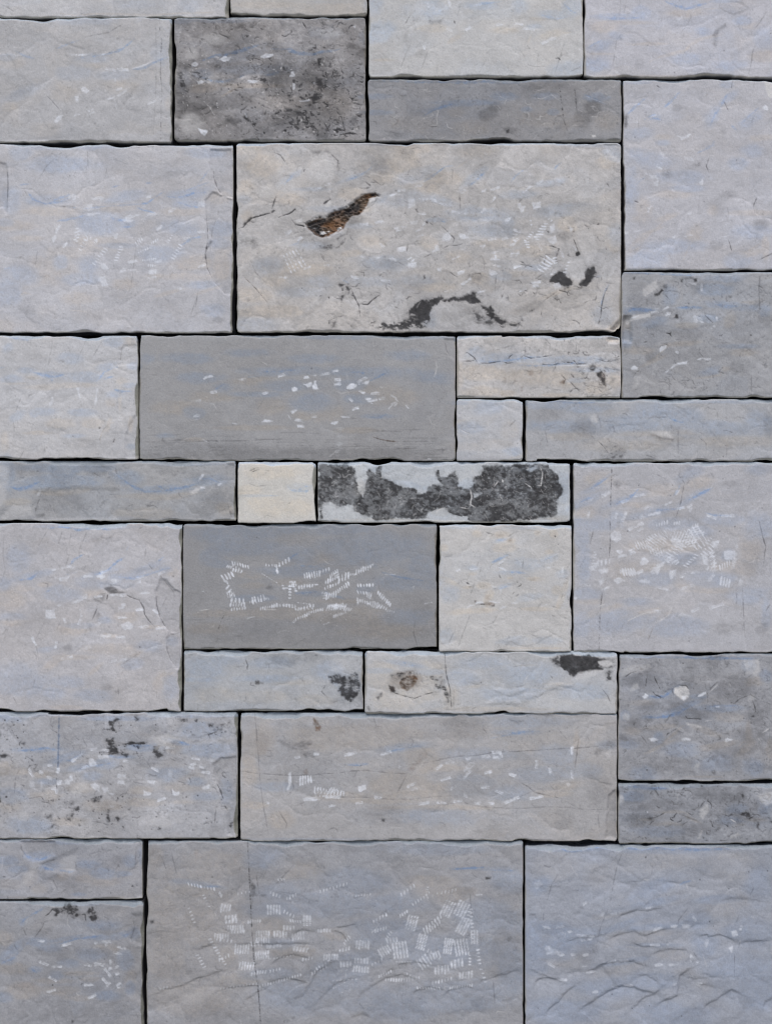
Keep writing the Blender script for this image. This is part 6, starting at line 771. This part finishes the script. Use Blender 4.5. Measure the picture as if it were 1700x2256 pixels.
def stone(idx, x0, y0, x1, y1, disp, tr, label):
    r = np.random.RandomState(100 + idx * 7)
    pad = 4
    ax, ay = max(x0 - pad, X0), max(y0 - pad, Y0); bx, by = min(x1 + pad, X1), min(y1 + pad, Y1)
    w, h = bx - ax, by - ay
    sl = (slice(ay - Y0, by - Y0), slice(ax - X0, bx - X0))
    m, b, t, sp = tr.get('m', .9), tr.get('b', .25), tr.get('t', .25), tr.get('s', .9)
    sd = 1000 + idx * 53
    big = fbm(w, h, 220, 150, sd, 3); mid = fbm(w, h, 60, 38, sd + 1, 5, .58); fine = fbm(w, h, 7, 6, sd + 2, 3, .6)
    wx, wy = 26 * fbm(w, h, 70, 70, sd + 3, 4), 26 * fbm(w, h, 70, 70, sd + 4, 4)
    v1, g1 = voronoi(w, h, 74, sd + 5, 1.25); v1, g1 = warp(v1, wx, wy), warp(g1, wx, wy)
    v2, g2 = voronoi(w, h, 34, sd + 6, 1.3); v2, g2 = warp(v2, wx, wy), warp(g2, wx, wy)
    bn = warp(fbm(w, h, 150, 48, sd + 7, 4, .5), wx, wy); tn = warp(fbm(w, h, 130, 44, sd + 8, 4, .5), wy, wx)
    kb = tr.get('k', 1.0)
    W, B, T, K, R, Lt, H, Y = [L[k][sl] for k in ('W', 'B', 'T', 'K', 'R', 'L', 'H', 'Y')]; V = L['V'][sl]
    c = np.empty((h, w, 3), np.float32); c[:] = s2l(disp)
    lum = 1 + m * (.034 * big + .056 * mid + .036 * fine + .078 * (v1 - .5) + .066 * (v2 - .5))
    # little darker pits where several noises agree
    pit = smooth((fbm(w, h, 5, 5, sd + 9, 2, .7) - .78) * 3.2) * smooth((mid + .45) * 1.2) * .17 * sp
    pit += smooth((fbm(w, h, 26, 22, sd + 10, 4, .65) - .8) * 4) * .14 * max(sp - .7, 0)
    lum -= pit
    lum += smooth((fbm(w, h, 4, 4, sd + 14, 2, .6) - .9) * 3) * .10
    c *= lum[..., None]
    ba = np.clip(B * 1.0 + b * .8 * smooth(bn * 1.6), 0, 1) * (.82 + .25 * fine); ta = np.clip(T * 1.1 + t * .9 * smooth(tn * 1.6), 0, 1) * (.82 + .25 * fine) * (1 - .6 * np.clip(B, 0, 1))
    c *= 1 + np.clip(ba, 0, 1)[..., None] * (np.array([.83, .93, 1.075], np.float32) - 1)
    c *= 1 + np.clip(V * 1.1 * (.85 + .4 * fine), 0, 1)[..., None] * (np.array([.66, .83, 1.08], np.float32) - 1)
    c *= 1 + np.clip(ta, 0, 1)[..., None] * (np.array([1.055, .995, .915], np.float32) - 1)
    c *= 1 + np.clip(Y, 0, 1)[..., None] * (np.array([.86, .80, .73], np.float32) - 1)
    blot = fbm(w, h, 46, 30, sd + 15, 6, .72); bs_ = max(sp - 1.0, 0)
    c *= (1 - .34 * bs_ * smooth((blot - .18) * 1.8) * (.7 + .5 * fine) + .20 * bs_ * smooth((-blot - .2) * 1.8) * (.7 + .5 * fine))[..., None]
    sh = tr.get('h', .6) * r.uniform(.5, 1.15); sw = warp(shells(w, h, 62, sd + 16), wx * .7, wy * .7) if sh else 0
    sw = sw + .35 * (warp(shells(w, h, 27, sd + 17, 1.3, .6), wy * .6, wx * .6) if sh else 0)
    def mix(c, a, tgt): return c + (s2l(tgt) - c) * np.clip(a, 0, 1)[..., None]
    c = mix(c, R * .95, (92, 75, 60)); c = mix(c, R * smooth(fbm(w, h, 34, 14, sd + 11, 3) * 1.3 + .2) * .6, (120, 84, 54))
    K = np.clip(K * kb * 1.2, 0, 1); kk = np.clip(K + .6 * smooth((K - .38) / .3) * (1 - K), 0, 1) * .96; fr = np.clip(FR[sl] * kb, 0, 1) * (1 - kk) * smooth((fbm(w, h, 12, 9, sd + 18, 4, .8) + .1) * 1.4); kk = np.clip(kk + fr * .85, 0, 1); kk = kk * (1 - tr.get('crust', 0) * smooth((fbm(w, h, 16, 12, sd + 19, 5, .85) + .35 + .5 * mid) * 1.1)); c = mix(c, kk, (54, 54, 57)); c *= (1 + kk * (.20 * fine + .18 * mid))[..., None]
    c = mix(c, Lt * 1.25, (200, 200, 203))
    c = mix(c, W * (.9 + .15 * fine), (221, 226, 237))
    # ---- relief of the face, in mm
    hgt = .8 * big + .55 * mid + .10 * fine + 1.0 * (v1 - .5) * smooth(g1 * 3) - .55 * smooth(1 - g1 * 5) + .5 * (v2 - .5) * smooth(g2 * 3)
    hgt *= tr.get('r', .85) * (.6 if m < .75 else 1)
    hgt = hgt + sh * 2.6 * sw
    hgt = hgt - K * .7 * (W < .3) * (R < .2) - pit * 1.2 + H + W * .25
    # ---- sample positions: 1.9 mm inside the picture, coarse beyond it
    def samples(a, bb, lo, hi):
        out = [float(a)]; v = float(a)
        while v < bb:
            step = 1.45 if lo - 12 < v < hi + 12 else 9.0
            v += step; out.append(v)
        out[-1] = float(bb)
        if out[-1] - out[-2] < .5: out.pop(-2)
        return np.array(out)
    xs = samples(x0, x1, 0, 1700); ys = samples(y0, y1, 0, 2256)
    nx, ny = len(xs), len(ys)
    wl, wr = edge_line(ny, r, .85), edge_line(ny, r, .85); wt, wb = edge_line(nx, r, 1.15), edge_line(nx, r, 1.25)
    wl, wr = np.maximum(wl, -.9), np.maximum(wr, -.9); wt, wb = np.maximum(wt, -1.6), np.maximum(wb, -1.6)
    GX, GY = np.meshgrid(xs, ys)
    sx = (GX - x0) / (x1 - x0); sy = (GY - y0) / (y1 - y0)
    fall = lambda q, n: np.clip(1 - q / 26.0, 0, 1)
    dl, drr, dt, db = GX - x0, x1 - GX, GY - y0, y1 - GY
    PX = GX + wl[:, None] * fall(dl, 0) - wr[:, None] * fall(drr, 0)
    PY = GY + wt[None, :] * fall(dt, 0) - wb[None, :] * fall(db, 0)
    # rounded corners
    rc = tr.get('c', 4.5) * r.uniform(.3, 1.9, 4); 
    for k, (cx, cy, qx, qy) in enumerate(((x0, y0, 1, 1), (x1, y0, -1, 1), (x1, y1, -1, -1), (x0, y1, 1, -1))):
        R_ = rc[k]
        if idx == 9 and k == 2: R_ = 20
        u = (PX - cx) * qx; v = (PY - cy) * qy
        msk = (u < R_) & (v < R_)
        du, dv = R_ - u, R_ - v; q = np.sqrt(du * du + dv * dv) + 1e-6
        mx = np.maximum(du, dv); f = np.where(msk & (mx > 0), np.where(mx / q < 1, mx / q, 1), 1)
        PX = np.where(msk, cx + qx * (R_ - du * f), PX); PY = np.where(msk, cy + qy * (R_ - dv * f), PY)
    # distance to the edge decides the arris
    dL = GX - x0; dR = x1 - GX; dT = GY - y0; dB = y1 - GY
    def cw(n, mean, var): return np.clip(mean + var * (noise1(n, 55, r) + .7 * noise1(n, 21, r) + .35 * noise1(n, 8, r)), 1.2, 30)
    lower = smooth((y0 - 500) / 900.0)
    cT = cw(nx, 3.2 + 2.6 * lower, 3.0 + 2.4 * lower)[None, :]; cB = cw(nx, 1.6, 2.6)[None, :]; cL = cw(ny, 1.2, 2.6)[:, None]; left = x1 < 700; cR = cw(ny, 3.4 if left else 1.2, 4.6 if left else 3.6)[:, None]
    arr = np.maximum.reduce([np.maximum(cT - dT, 0) * 1.05, np.maximum(cB - dB, 0) * .95, np.maximum(cL - dL, 0) * 1.2, np.maximum(cR - dR, 0) * 1.2])
    arr = np.minimum(arr, 11) ** 1.0
    soft = .6 * np.exp(-np.minimum.reduce([dL, dR, dT, dB]) / 3.0)
    ci = np.clip((PX - ax), 0, w - 1.001); cj = np.clip((PY - ay), 0, h - 1.001)
    i0 = ci.astype(int); j0 = cj.astype(int); fx = (ci - i0)[..., None].astype(np.float32); fy = (cj - j0)[..., None].astype(np.float32)
    i1 = np.minimum(i0 + 1, w - 1); j1 = np.minimum(j0 + 1, h - 1)
    def smp(a):
        if a.ndim == 2: a = a[..., None]
        return (a[j0, i0] * (1 - fx) + a[j0, i1] * fx) * (1 - fy) + (a[j1, i0] * (1 - fx) + a[j1, i1] * fx) * fy
    C = smp(c); Hh = smp(hgt)[..., 0]
    # chipped arrises in paler buff, partly painted for light bounced from below
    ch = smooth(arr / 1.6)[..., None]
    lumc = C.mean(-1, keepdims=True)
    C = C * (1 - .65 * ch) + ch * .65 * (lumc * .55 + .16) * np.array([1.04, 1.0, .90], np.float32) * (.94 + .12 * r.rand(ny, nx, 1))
    topm = (ch[..., 0] * smooth((14 - dT) / 4))[..., None]  # blue of the sky light painted on the top arris
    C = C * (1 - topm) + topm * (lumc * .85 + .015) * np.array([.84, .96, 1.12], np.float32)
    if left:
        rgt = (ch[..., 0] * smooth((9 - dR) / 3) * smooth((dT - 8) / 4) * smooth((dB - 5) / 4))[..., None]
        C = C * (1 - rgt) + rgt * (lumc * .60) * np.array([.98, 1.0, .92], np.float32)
    bot = (smooth((3.5 - dB) / 2.5) * (.5 + .5 * np.clip(noise1(nx, 30, r), -1, 1))[None, :])[..., None]  # cream lower rim: the ground's bounce light put into the colour
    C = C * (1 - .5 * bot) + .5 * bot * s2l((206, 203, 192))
    Z = Hh * np.clip(np.minimum.reduce([dL, dR, dT, dB]) / 5.0, .25, 1) - arr - soft + tr.get('z', 0) * 1.8
    C = C / np.array(TINT, np.float32)
    verts = np.stack([(PX - 850) / 1000.0, -Z / 1000.0, (FOOT - PY) / 1000.0], -1).reshape(-1, 3)
    ids = np.arange(nx * ny).reshape(ny, nx)
    q = np.stack([ids[:-1, :-1], ids[1:, :-1], ids[1:, 1:], ids[:-1, 1:]], -1).reshape(-1, 4)
    # sides and back
    rim = np.concatenate([ids[0, :-1], ids[:-1, -1], ids[-1, :0:-1], ids[:0:-1, 0]])
    nr = len(rim); base = nx * ny
    rv = verts[rim]; rings = []
    for depth, ins in ((.018, .0006), (.045, .0022), (.10, .003)):
        p = rv.copy(); p[:, 1] = depth
        cx, cz = (x0 + x1) / 2, (y0 + y1) / 2
        hx, hz = (x1 - x0) / 2000., (y1 - y0) / 2000.
        px = (p[:, 0] - WX(cx)); pz = p[:, 2] - WZ(cz)
        p[:, 0] = WX(cx) + px * (1 - ins / hx) ; p[:, 2] = WZ(cz) + pz * (1 - ins / hz)
        p[:, 0] += (r.rand(nr) - .5) * .0008; p[:, 2] += (r.rand(nr) - .5) * .0008
        p[:, 2] = np.maximum(p[:, 2], .0005)
        rings.append(p)
    verts = np.concatenate([verts] + rings)
    cur = rim; faces = [q]
    for k in range(3):
        nxt = base + k * nr + np.arange(nr)
        faces.append(np.stack([cur, np.roll(cur, -1), np.roll(nxt, -1), nxt], -1)); cur = nxt
    quads = np.concatenate(faces).astype(np.int32)
    me = bpy.data.meshes.new('stone_block')
    nq = len(quads); nv = len(verts)
    me.vertices.add(nv); me.vertices.foreach_set('co', verts.astype(np.float32).ravel())
    me.loops.add(nq * 4 + nr); me.polygons.add(nq + 1)
    me.loops.foreach_set('vertex_index', np.concatenate([quads.ravel(), cur[::-1].astype(np.int32)]))
    me.polygons.foreach_set('loop_start', np.concatenate([np.arange(nq) * 4, [nq * 4]]).astype(np.int32))
    me.polygons.foreach_set('use_smooth', np.concatenate([np.ones(nq, bool), [False]]))
    me.update(calc_edges=True); me.validate()
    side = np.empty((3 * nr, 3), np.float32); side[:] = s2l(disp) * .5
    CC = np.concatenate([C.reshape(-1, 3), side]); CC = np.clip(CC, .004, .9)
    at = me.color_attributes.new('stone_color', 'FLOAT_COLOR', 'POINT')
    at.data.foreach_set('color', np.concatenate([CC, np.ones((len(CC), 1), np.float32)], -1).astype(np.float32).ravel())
    me.materials.append(MAT)
    # object origin at the block's own foot
    o = bpy.data.objects.new('stone_block', me); col.objects.link(o)
    cx, cz = WX((max(x0, LX) + x1) / 2), WZ(y1)
    from mathutils import Matrix
    me.transform(Matrix.Translation((-cx, 0, -cz))); o.location = (cx, 0, cz)
    o['label'] = label; o['category'] = 'stone block'; o['group'] = 'dry-laid stone blocks of the wall'
    return o

# ------------------------------------------------------------------ materials
def stone_material():
    m = bpy.data.materials.new('weathered_limestone'); m.use_nodes = True; nt = m.node_tree; n = nt.nodes; l = nt.links
    bs = n['Principled BSDF']; bs.inputs['Roughness'].default_value = .82
    bs.inputs['Specular IOR Level'].default_value = .25
    at = n.new('ShaderNodeAttribute'); at.attribute_name = 'stone_color'
    tc = n.new('ShaderNodeNewGeometry')
    n1 = n.new('ShaderNodeTexNoise'); n1.inputs['Scale'].default_value = 260; n1.inputs['Detail'].default_value = 4; n1.inputs['Roughness'].default_value = .7
    n2 = n.new('ShaderNodeTexNoise'); n2.inputs['Scale'].default_value = 45; n2.inputs['Detail'].default_value = 6; n2.inputs['Roughness'].default_value = .65
    for q in (n1, n2): l.new(tc.outputs['Position'], q.inputs['Vector'])
    mr = n.new('ShaderNodeMapRange'); mr.inputs[1].default_value = .3; mr.inputs[2].default_value = .7; mr.inputs[3].default_value = .90; mr.inputs[4].default_value = 1.10
    l.new(n1.outputs['Fac'], mr.inputs[0])
    mr2 = n.new('ShaderNodeMapRange'); mr2.inputs[1].default_value = .3; mr2.inputs[2].default_value = .7; mr2.inputs[3].default_value = .95; mr2.inputs[4].default_value = 1.05
    l.new(n2.outputs['Fac'], mr2.inputs[0])
    mu = n.new('ShaderNodeMath'); mu.operation = 'MULTIPLY'; l.new(mr.outputs[0], mu.inputs[0]); l.new(mr2.outputs[0], mu.inputs[1])
    vm = n.new('ShaderNodeVectorMath'); vm.operation = 'SCALE'; l.new(at.outputs['Color'], vm.inputs[0]); l.new(mu.outputs[0], vm.inputs['Scale'])
    l.new(vm.outputs[0], bs.inputs['Base Color'])
    bp = n.new('ShaderNodeBump'); bp.inputs['Strength'].default_value = .45; bp.inputs['Distance'].default_value = .0012
    ad = n.new('ShaderNodeMath'); ad.operation = 'ADD'; l.new(n1.outputs['Fac'], ad.inputs[0]); l.new(n2.outputs['Fac'], ad.inputs[1])
    l.new(ad.outputs[0], bp.inputs['Height']); l.new(bp.outputs[0], bs.inputs['Normal'])
    return m

def plain(name, ca, cb, scale):
    m = bpy.data.materials.new(name); m.use_nodes = True; nt = m.node_tree; n = nt.nodes; l = nt.links
    bs = n['Principled BSDF']; bs.inputs['Roughness'].default_value = .95; bs.inputs['Specular IOR Level'].default_value = .1
    tx = n.new('ShaderNodeTexNoise'); tx.inputs['Scale'].default_value = scale; tx.inputs['Detail'].default_value = 8
    g = n.new('ShaderNodeNewGeometry'); l.new(g.outputs['Position'], tx.inputs['Vector'])
    cr = n.new('ShaderNodeValToRGB'); cr.color_ramp.elements[0].position = .35; cr.color_ramp.elements[1].position = .65
    cr.color_ramp.elements[0].color = (*ca, 1); cr.color_ramp.elements[1].color = (*cb, 1)
    l.new(tx.outputs['Fac'], cr.inputs[0]); l.new(cr.outputs[0], bs.inputs['Base Color'])
    return m
MAT = stone_material()

def box(name, x0, x1, y0, y1, z0, z1, mat):
    v = [(x, y, z) for x in (x0, x1) for y in (y0, y1) for z in (z0, z1)]
    f = [(0, 1, 3, 2), (4, 6, 7, 5), (0, 4, 5, 1), (2, 3, 7, 6), (0, 2, 6, 4), (1, 5, 7, 3)]
    me = bpy.data.meshes.new(name); me.from_pydata(v, [], f); me.update(); me.materials.append(mat)
    o = bpy.data.objects.new(name, me); col.objects.link(o); return o

# setting: the dark core behind the open joints, and an unseen ground sheet, added for its warm bounce light
core = box('wall_core', WX(LX) + .02, WX(RX) - .02, .102, .42, .0, WZ(TY) - .02, plain('dark_backing', (.012, .012, .013), (.03, .029, .028), 30))
core['kind'] = 'structure'
gv = [(-40, -40, 0), (40, -40, 0), (40, 40, 0), (-40, 40, 0)]
gm = bpy.data.meshes.new('bounce_ground'); gm.from_pydata(gv, [], [(0, 1, 2, 3)]); gm.update(); gm.materials.append(plain('bounce_ground', (.20, .19, .17), (.27, .255, .23), 3))
go = bpy.data.objects.new('bounce_ground', gm); col.objects.link(go); go['kind'] = 'structure'

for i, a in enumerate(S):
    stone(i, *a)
